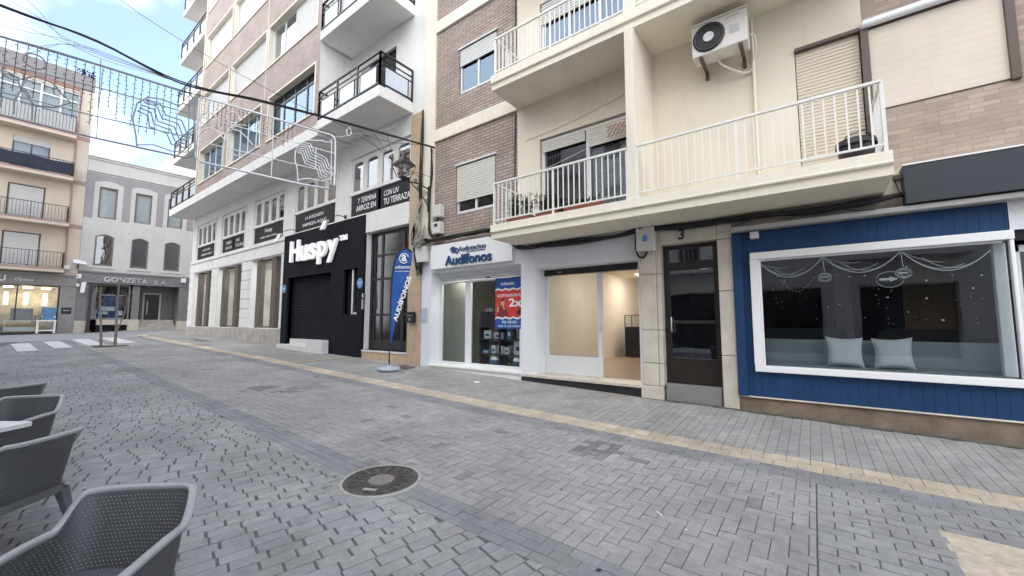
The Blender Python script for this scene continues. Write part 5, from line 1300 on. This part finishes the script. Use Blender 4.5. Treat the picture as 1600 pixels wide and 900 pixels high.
# feather flag
S_ = thing('feather_flag', 'blue feather banner on a weighted foot in front of the glazed black door', 'banner', (-8.2, 6.0, .25))
fx, fy = -8.2, 6.0
ux, uy = math.cos(R(36.9)), math.sin(R(36.9))
def F(u, z, d=0.0): return (fx + u * ux + d * uy, fy + u * uy - d * ux, z)
wob = lambda u, z: .03 * math.sin(z * 5 + u * 4)
pole = [(0, .3), (0, 1.4), (.0, 2.2), (.02, 2.6), (.08, 2.93), (.17, 3.12), (.30, 3.22), (.42, 3.20), (.50, 3.12)]
m = MB(); m.tube(smooth_path([F(u_, z) for u_, z in pole], 5), [.016] * (8 * 5 + 1), 6); m.build('pole', black_metal, S_)
left = [(.004, .80), (.004, 1.2), (.004, 1.7), (.008, 2.2), (.02, 2.6), (.085, 2.94), (.18, 3.13), (.32, 3.225), (.45, 3.19)]
right = [(.02, .80), (.06, 1.02), (.12, 1.34), (.21, 1.70), (.315, 2.06), (.40, 2.38), (.46, 2.72), (.50, 2.98), (.49, 3.12)]
rows = [[F(a[0] + (b[0] - a[0]) * t, a[1] + (b[1] - a[1]) * t, wob(a[0] + (b[0] - a[0]) * t, a[1]) * t * (1 - t) * 2) for t in [i / 6 for i in range(7)]] for a, b in zip(smooth_path([(p[0], p[1], 0) for p in left], 3), smooth_path([(p[0], p[1], 0) for p in right], 3))]
m = MB(); m.grid(rows, 0, True); m.build('sail', flag_blue, S_, solid=.003)
m = MB()
sa2 = math.radians(73)
def along(x, z, d): return F(.115 + x * math.cos(sa2) - z * math.sin(sa2), 1.44 + x * math.sin(sa2) + z * math.cos(sa2), .035 + d)
m.text('AUDÍFONOS', .0, 1.14, -.065, .075, 0, .003, 0, .035, 0, fn=along)
m.text('a', .25, .37, 2.90, 3.06, 0, .003, 0, .03, 0, fn=lambda x, z, d: F(x, z, .035 + d)); m.tube([F(.31 + .11 * math.cos(R(a)), 2.97 + .12 * math.sin(R(a)), .035) for a in range(20, 340, 20)], .012, 5)
m.text('audiotechno', .10, .47, 2.72, 2.80, 0, .003, 0, .008, 0, fn=lambda x, z, d: F(x, z, .035 + d)); m.text('tus centros auditivos', .10, .46, 2.64, 2.67, 0, .003, 0, .004, 0, fn=lambda x, z, d: F(x, z, .035 + d))
m.build('lettering', lettering, S_)
m = MB(); m.lathe([(.0, .0), (.24, .005), (.27, .04), (.25, .09), (.08, .10), (.03, .14), (.0, .14)], (fx, fy, gz(fx, fy)), 20)
m.bar((fx - .5, fy - .12, gz(fx, fy) + .02), (fx + .45, fy + .15, gz(fx, fy) + .02), .03); m.build('foot', mat('grey_blue_weight', (.38, .43, .50), .6, .08, 6), S_)

# ------------------------------------------------------------------ ground fittings
S_ = thing('manhole_cover', 'round cast iron manhole cover with a pale centre in a mortar ring', 'manhole cover', (-3.17, 2.27, -.06))
cx, cy = -3.17, 2.27; cz = gz(cx, cy) + .001
def hug(m):   # follow the fall of the street
    m.v = [(p[0], p[1], p[2] + gz(p[0], p[1]) - gz(cx, cy)) for p in m.v]; return m
m = MB(); m.lathe([(.36, -.012), (.348, .003), (.325, .005), (.32, -.01)], (cx, cy, cz), 40, 0, False)
hug(m).build('ring', lid_ring, S_)
m = MB(); m.lathe([(.47, -.010), (.36, -.004)], (cx, cy, cz), 9, 0, False); hug(m).build('collar', collar_m, S_)
m = MB(); m.lathe([(.318, -.01), (.318, .003), (.30, .004), (.30, .0), (.0, .0)], (cx, cy, cz), 40, 0, False)
for k in range(16):
    a = R(k * 22.5 + 8)
    for da, w_ in ((-.06, .006), (.06, .006)):
        c_, s_ = math.cos(a), math.sin(a); ox, oy = -s_ * da * .33, c_ * da * .33
        m.bar((cx + .125 * c_ + ox, cy + .125 * s_ + oy, cz + .003), (cx + .285 * c_ + ox, cy + .285 * s_ + oy, cz + .003), w_ * 1.6, wd2=.006)
    for r_ in (.16, .21, .26): m.bar((cx + r_ * math.cos(a - .05), cy + r_ * math.sin(a - .05), cz + .003), (cx + r_ * math.cos(a + .05), cy + r_ * math.sin(a + .05), cz + .003), .012, wd2=.006)
hug(m).build('lid', iron, S_)
m = MB(); m.lathe([(.112, .0), (.108, .005), (.0, .005)], (cx, cy, cz), 28, 0, False)
for k in range(3): m.box(cx - .05 + .045 * k, cx - .03 + .045 * k, cy - .03 + .03 * (k % 2), cy - .01 + .03 * (k % 2), cz + .004, cz + .008)
hug(m).build('centre_plate', lid_grey, S_)
m = MB(); m.bar((cx + .06, cy - .22, cz + .004), (cx + .17, cy - .17, cz + .004), .035, wd2=.008); m.build('keyhole_plate', lid_ring, S_)
def plate(name, pts, mm, lab):
    m = MB(); z = [gz(*p) + .004 for p in pts]; m.poly([(p[0], p[1], q) for p, q in zip(pts, z)]); m.poly([(p[0], p[1], q - .02) for p, q in zip(pts, z)][::-1])
    for i in range(4): j = (i + 1) % 4; m.poly([(*pts[i], z[i] - .02), (*pts[j], z[j] - .02), (*pts[j], z[j]), (*pts[i], z[i])])
    tag(m.build(name, mm), lab, 'access cover')
plate('access_cover', [(-3.14, 5.62), (-2.70, 5.60), (-2.71, 5.99), (-3.12, 6.02)], granite, 'grey square access cover in the pavement near the yellow strip')
plate('access_cover', [(-3.12, 6.80), (-2.74, 6.78), (-2.74, 6.94), (-3.10, 6.95)], mat('dusty_cover', (.30, .25, .19), .9, .2, 9, .2, 60), 'brownish narrow access cover at the foot of the shop step')
plate('access_cover', [(-8.62, 6.40), (-8.0, 6.28), (-8.1, 6.72), (-8.72, 6.86)], iron, 'dark access cover beside the flag foot at the stone pilaster')
plate('access_cover', [(-22.4, 5.7), (-20.6, 5.75), (-20.6, 6.05), (-22.4, 6.0)], iron, 'long dark drain cover in the far pavement by the white building')
m = MB(); m.prism([(-5.66, 6.20), (-5.53, 6.17), (-5.50, 6.25), (-5.60, 6.29)], lambda a, b, d: (a, b, gz(a, b) + d), .014, .006)
tag(m.build('paper_scrap', lettering), 'small white scrap of paper on the pavement before the hearing-aid shop', 'litter')
m = MB(); m.tube([(-1.02, 3.18, gz(-1, 3.2) + .008), (-.97, 3.14, gz(-1, 3.2) + .008)], .005, 6); tag(m.build('cigarette_end', lettering), 'cigarette end lying on the herringbone paving', 'litter')

rnd = random.Random(12); m = MB()
for k in range(70):
    x, y = rnd.uniform(-11, 2.5), rnd.uniform(.3, 6.8); a = rnd.uniform(0, 6.28); l = rnd.uniform(.008, .028); z = gz(x, y) + .004
    c_, s_ = math.cos(a) * l, math.sin(a) * l
    m.poly([(x - c_, y - s_, z), (x + s_ * .5, y - c_ * .5, z + .003), (x + c_, y + s_, z), (x - s_ * .5, y + c_ * .5, z + .002)], 0 if rnd.random() < .35 else 1)
struct(m.build('ground_litter', [lettering, dark_print], org=(0, 0, 0)), 'stuff')

# ------------------------------------------------------------------ terrace chairs and table
def chair(lab):
    S = thing('terrace_armchair', lab, 'chair', (0, 0, 0), 0, group='grey resin armchairs on the terrace', local=True); ORG[S.name] = Vector((0, 0, 0))
    half = [(.245, .31), (.247, .18), (.246, .05), (.243, -.05)] + [(.115 + .125 * math.cos(R(a)), -.095 - .125 * math.sin(R(a))) for a in range(5, 91, 17)] + [(.05, -.224)]
    path = half + [(0, -.228)] + [(-x, y) for x, y in half[::-1]]
    P2 = [(p.x, p.y) for p in smooth_path([(a, b, 0) for a, b in path], 3)]
    def rim(y):
        t = min(1, max(0, (-.115 - y) / .07)); t = t * t * (3 - 2 * t); a = min(1, max(0, (.30 - y) / .34))
        return .562 + .03 * a + .125 * t
    def pt(x, y, z):
        k = (z - .36); ln = math.hypot(x, y) + 1e-6
        return (x * (1 + .16 * k), y - .20 * k * min(1, max(0, (.05 - y) / .2)), z)
    m = MB(); m.uv = []; rows = []; sl = [0]
    for a, b in zip(P2, P2[1:]): sl.append(sl[-1] + math.hypot(b[0] - a[0], b[1] - a[1]))
    n = 9
    for i in range(n + 1):
        row = []
        for (x, y), s_ in zip(P2, sl):
            zt = rim(y); zb = .36; z = zb + (zt - zb) * i / n; row.append(pt(x, y, z)); m.uv.append((s_, z))
        rows.append(row)
    m.grid(rows, 0, True); m.build('shell', perf, S)
    r = MB(); prof = [(-.004, -.020), (.022, -.014), (.027, .0), (.024, .007), (-.004, .009), (-.008, 0)]
    rr = []
    for i, (x, y) in enumerate(P2):
        a, b = P2[max(0, i - 1)], P2[min(len(P2) - 1, i + 1)]; tx, ty = b[0] - a[0], b[1] - a[1]; q = math.hypot(tx, ty); nx, ny = ty / q, -tx / q
        if nx * x + ny * (y + .02) < 0: nx, ny = -nx, -ny
        base = pt(x, y, rim(y)); rr.append([(base[0] + nx * o_, base[1] + ny * o_, base[2] + h) for o_, h in prof])
    r.grid(rr, 0, True, True); r.poly(rr[0][::-1]); r.poly(rr[-1]); r.build('rim', rim_skylit, S)
    m = MB(); m.prism(rrect(-.232, .232, -.21, .30, .08), lambda a, b, d: (a, b, d), .405, .36); m.build('seat', resin, S, bev=.008)
    m = MB(); q = rrect(-.246, .246, -.222, .306, .09); m.prism(q, lambda a, b, d: (a, b, d), .36, .31); m.build('apron', resin, S, bev=.006)
    for sx in (-1, 1):
        for sy in (-1, 1):
            m = MB(); t0, t1 = Vector((.205 * sx, .25 if sy > 0 else -.185, .33)), Vector((.245 * sx, .31 if sy > 0 else -.26, 0)); 
            def ringq(c, h): return [(c.x - h, c.y - h, c.z), (c.x + h, c.y - h, c.z), (c.x + h, c.y + h, c.z), (c.x - h, c.y + h, c.z)]
            m.grid([ringq(t1, .016), ringq(t1.lerp(t0, .5), .021), ringq(t0, .030)], 0, False, True); m.poly(ringq(t1, .016)[::-1]); m.build('leg', resin, S, bev=.004)
    return S
ch = chair('grey pierced armchair at the bottom left corner, nearest to the viewer')
def put(o, x, y, ang):
    o.location = (x, y, gz(x, y) - .004); o.rotation_euler = (0, 0, ang)
put(ch, -2.34, .315, R(-136.4))
def more(x, y, ang, lab):
    c = copy_tree(ch); put(c, x, y, ang); c['label'] = lab; return c
more(-4.16, .14, R(131), 'grey armchair seen from behind between the nearest chair and the white table')
more(-5.56, .18, R(-132), 'grey armchair facing the viewer across the white table')
more(-6.73, .15, R(120), 'grey armchair farthest back, only its rounded back showing')
S_ = thing('terrace_table', 'square white-topped terrace table among the grey armchairs', 'table', (-4.79, -.18, gz(-4.79, -.18) - .004), R(35)); ORG[S_.name] = Vector((0, 0, 0))
m = MB(); m.prism(rrect(-.35, .35, -.35, .35, .03), lambda a, b, d: (a, b, d), .69, .66); m.build('tabletop', table_top, S_, bev=.004)
m = MB(); m.tube([(0, 0, .03), (0, 0, .66)], .035, 10); m.build('column', resin, S_)
m = MB()
for k in range(4): m.bar((0, 0, .04), (.30 * math.cos(k * math.pi / 2 + .785), .30 * math.sin(k * math.pi / 2 + .785), .015), .05, wd2=.03)
m.build('foot', resin, S_)

# far-left small things
S_ = thing('white_stand', 'low white open stand with blue goods in front of the optician window', 'stand', (-39, 3.8, .72), R(90 - .4), local=True); ORG[S_.name] = Vector((0, 0, .72))
m = MB()
for x in (-1.56, -.86):
    for y in (-.75, -.30): m.box(x - .04, x + .04, y - .04, y + .04, .72, 1.50)
m.box(-1.62, -.80, -.8, -.25, 1.46, 1.54); m.box(-1.52, -.90, -.78, -.72, .86, .93); m.build('frame', white_paint, S_, bev=.01)
S_ = thing('blue_chair', 'light blue folding chair on top of the low white stand', 'chair', (-39, 3.8, 1.54), R(90 - .4), local=True); ORG[S_.name] = Vector((0, 0, 1.54))
m = MB(); m.prism([(-1.40, 1.75), (-.85, 1.70), (-.80, 2.30), (-1.45, 2.36)], XZ(-.42), 0, .05); m.build('backrest', blue_box, S_, bev=.01)
m = MB(); m.prism([(-1.42, 1.56), (-.85, 1.545), (-.85, 1.69), (-1.42, 1.74)], XZ(-.70), 0, .32); m.build('seat', blue_box, S_, bev=.01)
m = MB(); m.box(-1.42, -1.36, -.45, -.41, 1.545, 1.8); m.box(-.90, -.84, -.45, -.41, 1.545, 1.8); m.build('frame', white_paint, S_)
def sapling(x, y, trunks, lab):
    z0 = gz(x, y); S = thing('street_tree', lab, 'tree', (x, y, z0))
    m = MB()
    for path, r0 in trunks: 
        p = smooth_path([(x + a, y + b, z0 + c) for a, b, c in path], 4); m.tube(p, [r0 * (1 - .55 * i / (len(p) - 1)) for i in range(len(p))], 8)
    m.build('trunk', bark, S)
    b_ = MB()
    for k in range(60):
        a = random.uniform(0, 6.28); h = random.uniform(1.2, 2.0); l = random.uniform(.2, .6); q = random.choice(trunks)[0][-1]
        p0 = Vector((x + q[0], y + q[1], z0 + min(q[2], h))); d = Vector((math.cos(a) * .5, math.sin(a) * .5, random.uniform(.5, 1.2))) * l
        b_.tube([p0, p0 + d * .5 + Vector((0, 0, .03)), p0 + d], [.008, .005, .002], 4)
    b_.build('twigs', bark, S)
    m = MB(); m.box(x - .55, x + .55, y - .45, y + .45, z0 - .05, z0 + .01); m.build('tree_pit', mat('tree_pit_soil', (.10, .075, .055), .95, .3, 10, .4, 40), S)
sapling(-20.9, 3.0, [([(-.25, -.2, 0), (-.30, -.22, .5), (-.40, -.26, 1.1), (-.45, -.3, 1.75), (-.47, -.3, 2.2)], .042), ([(.10, .12, 0), (.12, .12, .6), (.10, .1, 1.2), (.08, .1, 2.0), (.07, .1, 2.5)], .046), ([(.12, .12, .5), (.25, .22, .9), (.34, .3, 1.45), (.36, .32, 1.8)], .03)], 'small bare tree with three slim trunks in the street at left')

# ------------------------------------------------------------------ cables
def bundle(name, paths, m_, lab, rad=.012, n=5):
    mb = MB()
    for p in paths: mb.tube(smooth_path(p, 5), rad if not isinstance(rad, list) else random.choice(rad), n)
    return tag(mb.build(name, m_), lab, 'cable')
def jitter(p, s): return [tuple(c + random.uniform(-s, s) for c in q) for q in p]
base = [(-13.6, -5.9, 8.0), (-12.4, -3.0, 7.6), (-11.1, -.13, 6.95), (-10.55, .99, 6.70), (-9.99, 2.12, 6.26), (-9.4, 3.3, 6.20), (-8.67, 4.79, 6.12), (-8.1, 5.95, 6.03), (-7.75, 6.92, 5.98)]
pp = []
for k in range(6):
    q = [tuple(c + random.uniform(-.022, .022) for c in p_) for p_ in base]
    q[4] = (q[4][0], q[4][1], q[4][2] - .03 * k * .3); q[0] = (base[0][0] - .25 * k, base[0][1], base[0][2] + .1 * k); pp.append(q)
bundle('overhead_cable', pp, cable_blk, 'thick black bundle of overhead cables sagging to the corner of the brick wall', .012, 6)
pp = []
for k in range(6):
    z0 = [7.55, 6.95, 6.35, 6.2, 7.2, 6.7][k]
    pp.append([(-13.5, -5.9, z0 + 1.0), (-12.4, -2.4, z0 + .35), (-11.35, -.1, z0 + .0 - (.1 if k < 2 else -.02)), (-10.75, .75, 6.52 + .02 * k), (-9.99, 2.12, 6.24)])
bundle('thin_overhead_wires', pp, cable_grey, 'fan of thin grey wires spreading from the overhead bundle at upper left', .005, 4)
bundle('overhead_wire', [[(-16, -5.9, 11.5), (-13.4, -.9, 10.2), (-12.2, 1.9, 8.55), (-11.1, 4.0, 7.5), (-9.6, 6.2, 6.55), (-7.95, 6.9, 6.1)]], cable_blk, 'single thin wire crossing the sky above the cable bundle', .006, 4)
pp = [[(-8.75 + .16 * k, 4.9 + .3 * k, 6.1), (-8.6 + .1 * k, 5.9 + .1 * k, 5.75 - .1 * k), (-9.3 + .5 * k, 6.92, 5.55 - .12 * k)] for k in range(4)]
bundle('drop_wire', pp, cable_blk, 'thin drop wires hanging below the overhead bundle towards the lantern', .006, 4)
# bundles on the walls
def wallrun(pts, n, s, rad): return [[(x + random.uniform(-s, s), y - random.uniform(0, s * 1.2), z + random.uniform(-s, s)) for x, y, z in pts] for _ in range(n)]
bundle('wall_cable', wallrun([(-7.88, 6.93, 6.0), (-7.85, 6.93, 5.4), (-7.88, 6.93, 4.8), (-7.9, 6.93, 4.2), (-7.87, 6.93, 3.75), (-7.6, 6.93, 3.5)], 4, .025, .016), cable_blk, 'black cables running down beside the brick wall to the meter boxes', .016, 5)
bundle('wall_cable', wallrun([(-8.24, 6.92, 7.15), (-8.23, 6.92, 6.2), (-8.26, 6.92, 5.2), (-8.28, 6.92, 4.5), (-8.45, 6.9, 4.0), (-8.42, 6.88, 3.4), (-8.3, 6.86, 2.9), (-8.22, 6.86, 2.66)], 4, .04, .014), cable_blk, 'black cables down the joint between the two buildings', .014, 5)
pp = wallrun([(-8.2, 6.9, 4.6), (-8.32, 6.87, 4.1), (-8.1, 6.86, 3.75), (-8.3, 6.84, 3.45), (-8.05, 6.84, 3.6), (-7.95, 6.86, 3.9), (-8.15, 6.85, 3.42)], 7, .11, .01)
bundle('tangled_wires', pp, cable_grey, 'tangle of white wires above the junction box', .009, 5)
bundle('tangled_wires', wallrun([(-8.35, 6.9, 4.25), (-8.42, 6.86, 3.7), (-8.3, 6.85, 3.4), (-8.0, 6.86, 3.5), (-7.8, 6.88, 3.5)], 5, .08, .01), cable_blk, 'tangle of black wires behind the white ones at the junction box', .012, 5)
pp = wallrun([(-8.0, 6.9, 3.52), (-7.2, 6.9, 3.50), (-6.4, 6.9, 3.52), (-5.8, 6.9, 3.50), (-5.3, 6.88, 3.36), (-5.0, 6.9, 3.02), (-4.4, 6.93, 3.0), (-3.6, 6.93, 2.98), (-2.8, 6.93, 2.99), (-2.3, 6.85, 3.03)], 6, .035, .02)
bundle('wall_cable', pp, cable_blk, 'sagging black cable bundle above the white shop sign and along under the balcony', [.022, .016, .03], 6)
pp = wallrun([(-2.3, 6.88, 3.03), (-1.8, 6.90, 3.0), (-1.2, 6.88, 2.98), (-.6, 6.88, 2.98), (0.1, 6.88, 2.96), (.6, 6.86, 2.98), (1.1, 6.86, 3.02)], 8, .03, .02)
bundle('wall_cable', pp, cable_blk, 'black cable bundle above door 3 and the blue shop front', [.026, .02, .03], 6)
bundle('wall_wire', [[(-.6, 6.78, 2.98), (-.75, 6.76, 2.9), (-.92, 6.78, 2.86)], [(.3, 6.8, 2.95), (.5, 6.78, 2.87), (.7, 6.79, 2.86)], [(.86, 6.6, 3.2), (.95, 6.8, 3.0), (1.05, 6.85, 2.98)]], cable_blk, 'loose thin wires hanging from the bundle above the blue shop', .006, 4)
bundle('wall_wire', [[(-5.06, 7.0, 8.0 - 1.2 * k) for k in range(1)] + [(-5.16, 6.99, 18.0), (-5.15, 6.99, 9.0), (-5.17, 6.99, 6.9), (-5.15, 6.99, 5.3), (-5.14, 6.99, 3.5)]][:0] or [[(-5.16, 6.985, 18.0), (-5.15, 6.985, 9.0), (-5.17, 6.985, 6.9)], [(-5.15, 6.985, 6.1), (-5.17, 6.985, 5.0), (-5.15, 6.985, 3.4)]], cable_blk, 'thin dark cable down the edge of the brick bay beside the cream wall', .014, 5)
bundle('wall_wire', [[(-5.0, 6.985, 4.6), (-4.3, 6.985, 4.66), (-3.8, 6.985, 4.75), (-3.3, 6.985, 4.85)], [(-4.9, 6.985, 5.4), (-4.0, 6.985, 5.46), (-3.0, 6.985, 5.6), (-2.3, 6.985, 5.75)]], cream_trim, 'cream painted wire across the balcony wall over the window', .006, 4)

# ------------------------------------------------------------------ christmas light frames over the street
def deco(lab, A, ang, build):
    S = thing('light_frame', lab, 'street decoration', (A[0], A[1], 5.0), 0, group='christmas light frames over the street')
    u = Vector((math.cos(R(ang)), math.sin(R(ang)), 0)); n = Vector((-u.y, u.x, 0)); A = Vector((A[0], A[1], 0))
    def W(p, d=0.0): q = A + u * p[0] + n * d; return (q.x, q.y, p[1])
    build(S, W); return S
def circ(c, rx, rz, n=20): return [(c[0] + rx * math.cos(2 * math.pi * i / n), c[1] + rz * math.sin(2 * math.pi * i / n)) for i in range(n + 1)]
def zig(a, b, n):
    out = []
    for k in range(n):
        t = k / (n - 1); out.append([(p[0] + (q[0] - p[0]) * t, p[1] + (q[1] - p[1]) * t) for p, q in zip(a, b)])
    return out
def strings(S, W, us, ztop, length, seed):
    rnd = random.Random(seed); m = MB()
    for u_ in us:
        zt = ztop(u_); zb = zt - length * rnd.uniform(.55, 1.0)
        m.tube([W((u_ + rnd.uniform(-.01, .01), zt), .03), W((u_, (zt + zb) / 2), .035), W((u_ + rnd.uniform(-.015, .015), zb), .03)], .0055, 4)
        z = zt - .05
        while z > zb:
            m.bar(W((u_, z), .03), W((u_ + rnd.choice([-.035, .035]), z - .01), .03), .010); z -= rnd.uniform(.07, .11)
    m.build('led_strings', wire_led, S)
def frame2(S, W):
    fr_ = MB(); r1 = .027
    out = [(-.31, 7.10), (-.25, 7.19), (1.45, 6.80), (2.90, 6.46), (2.99, 6.36), (3.01, 5.71), (3.01, 5.09), (2.90, 4.97), (2.24, 5.05), (1.72, 5.14), (-.19, 5.48), (-.30, 5.58), (-.32, 5.71), (-.32, 6.38), (-.31, 7.10)]
    fr_.tube([W(p) for p in out], r1, 6); fr_.tube([W((2.9, 6.36)), W((2.92, 5.1))], .014, 6)
    for p in ([(-.32, 6.68), (1.46, 6.30), (2.98, 5.96)], [(-.31, 6.02), (1.46, 5.69), (3.0, 5.40)], [(1.45, 6.78), (1.46, 5.22)], [(2.52, 6.1), (2.52, 5.49)]): fr_.tube([W(q) for q in p], .013, 6)
    fr_.build('frame', wire_white, S)
    mo = MB()
    for p, r_ in ((circ((.48, 6.72), .15, .15), .014), (circ((-.08, 6.63), .20, .16), .013), ([(-.27, 6.11), (-.23, 6.25), (-.14, 6.35), (-.02, 6.38), (.18, 6.29), (.32, 6.10), (.30, 5.87), (.30, 5.48)], .016),
                  ([(-.29, 6.35), (-.2, 6.42), (-.08, 6.45)], .012), ([(.34, 6.16), (.38, 6.31), (.5, 6.40), (.65, 6.37), (.81, 6.23), (.97, 6.04), (1.07, 5.95), (.83, 5.74), (.58, 5.70), (.48, 5.83), (.45, 5.97), (.34, 6.16)], .016), ([(.48, 6.43), (.62, 6.54), (.82, 6.53)], .012), ([(.12, 6.55), (.22, 6.38), (.36, 6.39), (.33, 6.50)], .011)):
        mo.tube([W(q) for q in p], r_, 6)
    mo.build('ornament_motif', wire_white, S)
    mi = MB()
    mi.tube([W(q) for q in [(2.11, 5.12), (2.08, 5.43), (2.0, 5.75), (2.02, 5.98), (2.12, 6.17), (2.27, 6.27), (2.70, 6.29), (2.74, 6.25), (2.90, 6.28)]], .017, 6); mi.tube([W(q) for q in [(2.10, 5.17), (2.36, 5.22), (2.71, 5.18), (2.87, 5.22), (2.97, 5.38)]], .017, 6)
    for z_ in zig([(2.05, 5.93), (2.17, 5.89), (2.26, 5.62), (2.46, 5.56), (2.56, 5.51), (2.62, 5.28), (2.76, 5.22)], [(2.17, 6.20), (2.37, 6.17), (2.46, 5.95), (2.66, 5.87), (2.78, 5.81), (2.86, 5.60), (2.96, 5.53)], 6): mi.tube([W(q) for q in z_], .016, 6)
    mi.build('zigzag_motif', wire_white, S)
    strings(S, W, [-.2 + .1 * k for k in range(22)], lambda u_: 7.17 - .232 * (u_ + .25), .75, 3)
    h = MB(); h.tube([W((2.95, 6.42)), W((3.15, 6.44)), W((3.3, 6.50))], .008, 5); h.tube([W(q) for q in circ((3.33, 6.6), .06, .11, 14)], .016, 6); h.tube([W((3.38, 6.55)), W((3.9, 6.6)), W((4.6, 6.9))], .006, 4); h.build('anchor_wire', wire_white, S)
def frame1(S, W):
    fr_ = MB()
    fr_.tube([W(p) for p in [(-1.6, 6.42), (-.32, 6.66), (.87, 6.76), (2.26, 6.83), (2.44, 6.85), (2.53, 6.74), (2.62, 5.55), (2.57, 5.36), (2.46, 5.27), (.94, 5.2), (-.23, 5.2), (-1.6, 5.2)]], .020, 6)
    fr_.tube([W((2.44, 6.78)), W((2.5, 5.4))], .011, 6)
    for p in ([(-.32, 6.15), (.35, 6.22), (.93, 6.28), (2.5, 6.36)], [(-.3, 5.62), (.94, 5.66), (2.52, 5.78)]): fr_.tube([W(q) for q in p], .013, 5)
    fr_.tube([W((.96, 6.90)), W((1.0, 5.22))], .008, 5); fr_.build('frame', wire_grey, S)
    mo = MB()
    for p, r_ in ((circ((.10, 6.40), .14, .14), .014), (circ((-.14, 6.05), .13, .13), .012), ([(-.02, 5.81), (-.01, 5.94), (.04, 6.05), (.17, 6.14), (.36, 6.07), (.48, 5.91), (.61, 5.80), (.39, 5.60), (.15, 5.55), (.04, 5.71), (-.02, 5.81)], .014),
                  ([(-.08, 5.28), (-.09, 5.52), (-.03, 5.76), (-.08, 5.99), (-.23, 6.04), (-.38, 5.97)], .014), ([(.01, 5.82), (.09, 5.69), (.13, 5.49), (.14, 5.24)], .014)): mo.tube([W(q) for q in p], r_, 6)
    mo.build('ornament_motif', wire_grey, S)
    mi = MB(); mi.tube([W(q) for q in [(1.61, 5.25), (1.59, 5.44), (1.51, 5.84), (1.56, 6.21), (1.72, 6.42), (1.95, 6.48), (2.25, 6.46), (2.35, 6.55), (2.48, 6.55)]], .015, 6); mi.tube([W(q) for q in [(1.61, 5.28), (1.89, 5.38), (2.18, 5.34), (2.45, 5.40), (2.56, 5.6)]], .013, 6)
    for z_ in zig([(1.57, 6.04), (1.75, 6.01), (1.79, 5.76), (2.09, 5.72), (2.18, 5.5), (2.45, 5.50)], [(1.69, 6.36), (1.94, 6.37), (2.05, 6.14), (2.34, 6.13), (2.43, 5.90), (2.55, 5.85)], 5): mi.tube([W(q) for q in z_], .015, 6)
    mi.build('zigzag_motif', wire_grey, S)
    strings(S, W, [-1.5 + .125 * k for k in range(31)], lambda u_: 6.68 + .07 * u_, 1.35, 5)
    b_ = MB()
    for k in range(40):
        c_ = W((.62 + random.uniform(0, .28), 6.52 + random.uniform(-.05, .05)), .02); b_.bar(c_, (c_[0] + random.uniform(-.04, .04), c_[1] + random.uniform(-.04, .04), c_[2] + random.uniform(-.05, .05)), .012)
    b_.build('tinsel', wire_led, S)
deco('white wire light frame with a zigzag motif hanging before the brick building', (-12.124, 3.271), 48.03, frame2)
deco('wire light frame with hanging light strings at the upper left against the sky', (-11.689, .220), 88.11, frame1)
bundle('suspension_cable', [[(-11.9, -5.9, 6.7), (-11.75, -1.4, 6.46), (-11.68, .2, 6.70), (-11.62, 2.3, 6.84), (-11.6, 2.75, 6.86), (-12.25, 3.1, 7.2), (-11.16, 4.35, 6.82), (-10.1, 5.5, 6.48)]], cable_blk, 'dark suspension cable carrying the two light frames', .010, 5)

# ------------------------------------------------------------------ surroundings: buildings round the corner and across the street
def block(name, lab, loc, rot, w_, h, dp, wallm, nx, nz, fh, z0=0.0, balc=False):
    S = thing(name, lab, 'building', loc, rot, local=True); ORG[S.name] = Vector((0, 0, 0))
    m = MB(); px_ = w_ / nx; ho = []
    for i in range(nx):
        for k in range(nz): ho.append((px_ * (i + .5) - .55, px_ * (i + .5) + .55, z0 + 4.4 + fh * k, z0 + 6.0 + fh * k))
        ho.append((px_ * (i + .5) - px_ * .36, px_ * (i + .5) + px_ * .36, z0 + .3, z0 + 3.0))
    m.facade(0, w_, -1, h, 0, ho, .2); m.shell(0, w_, .001, dp, -1, h); m.box(-.1, w_ + .1, -.12, .3, h, h + .3); m.build('wall', wallm, S)
    for q in ho:
        f = MB(); f.box(q[0], q[0] + .06, .12, .18, q[2], q[3]); f.box(q[1] - .06, q[1], .12, .18, q[2], q[3]); f.box(q[0], q[1], .12, .18, q[2], q[2] + .06); f.box(q[0], q[1], .12, .18, q[3] - .06, q[3]); o = f.build('window', alu_white, S)
        p = MB(); p.box(q[0], q[1], .15, .2, q[2], q[3]); p.build('pane', MATS.get('opaque_pane') or mat('opaque_pane', (.05, .055, .06), .08, .2, 1), o)
    if balc:
        for i in range(0, nx, 2):
            for k in range(nz):
                b_ = MB(); b_.box(px_ * i + .2, px_ * (i + 1) - .2, -.8, -.002, z0 + 3.9 + fh * k, z0 + 4.1 + fh * k); o = b_.build('balcony', wallm, S)
                railing(o, [((px_ * i + .25, -.75), (px_ * (i + 1) - .25, -.75))], z0 + 4.2 + fh * k, z0 + 5.1 + fh * k, rail_white, .2)
    return S
block('apartment_building', 'cream building rising behind the pale corner building', (-52, 10.6, .9), R(90), 22, 17.2, 12, cream, 6, 3, 3.2)
block('apartment_building', 'plain beige building added out of view to keep the sun off the side street', (-44, 21, .9), 0, 18, 20, 10, l_cream, 5, 4, 3.1)  # unseen block, placed and sized to shade the side street
block('apartment_building', 'pale apartment building on the opposite side of the street', (12, -6.2, -.2), R(180), 26, 14, 10, white_b, 7, 3, 3.1, 0, True)
block('apartment_building', 'brick apartment building on the opposite side, farther along the street', (-14.2, -6.2, .3), R(180), 14, 15, 10, brick_c, 5, 3, 3.1, 0, True)
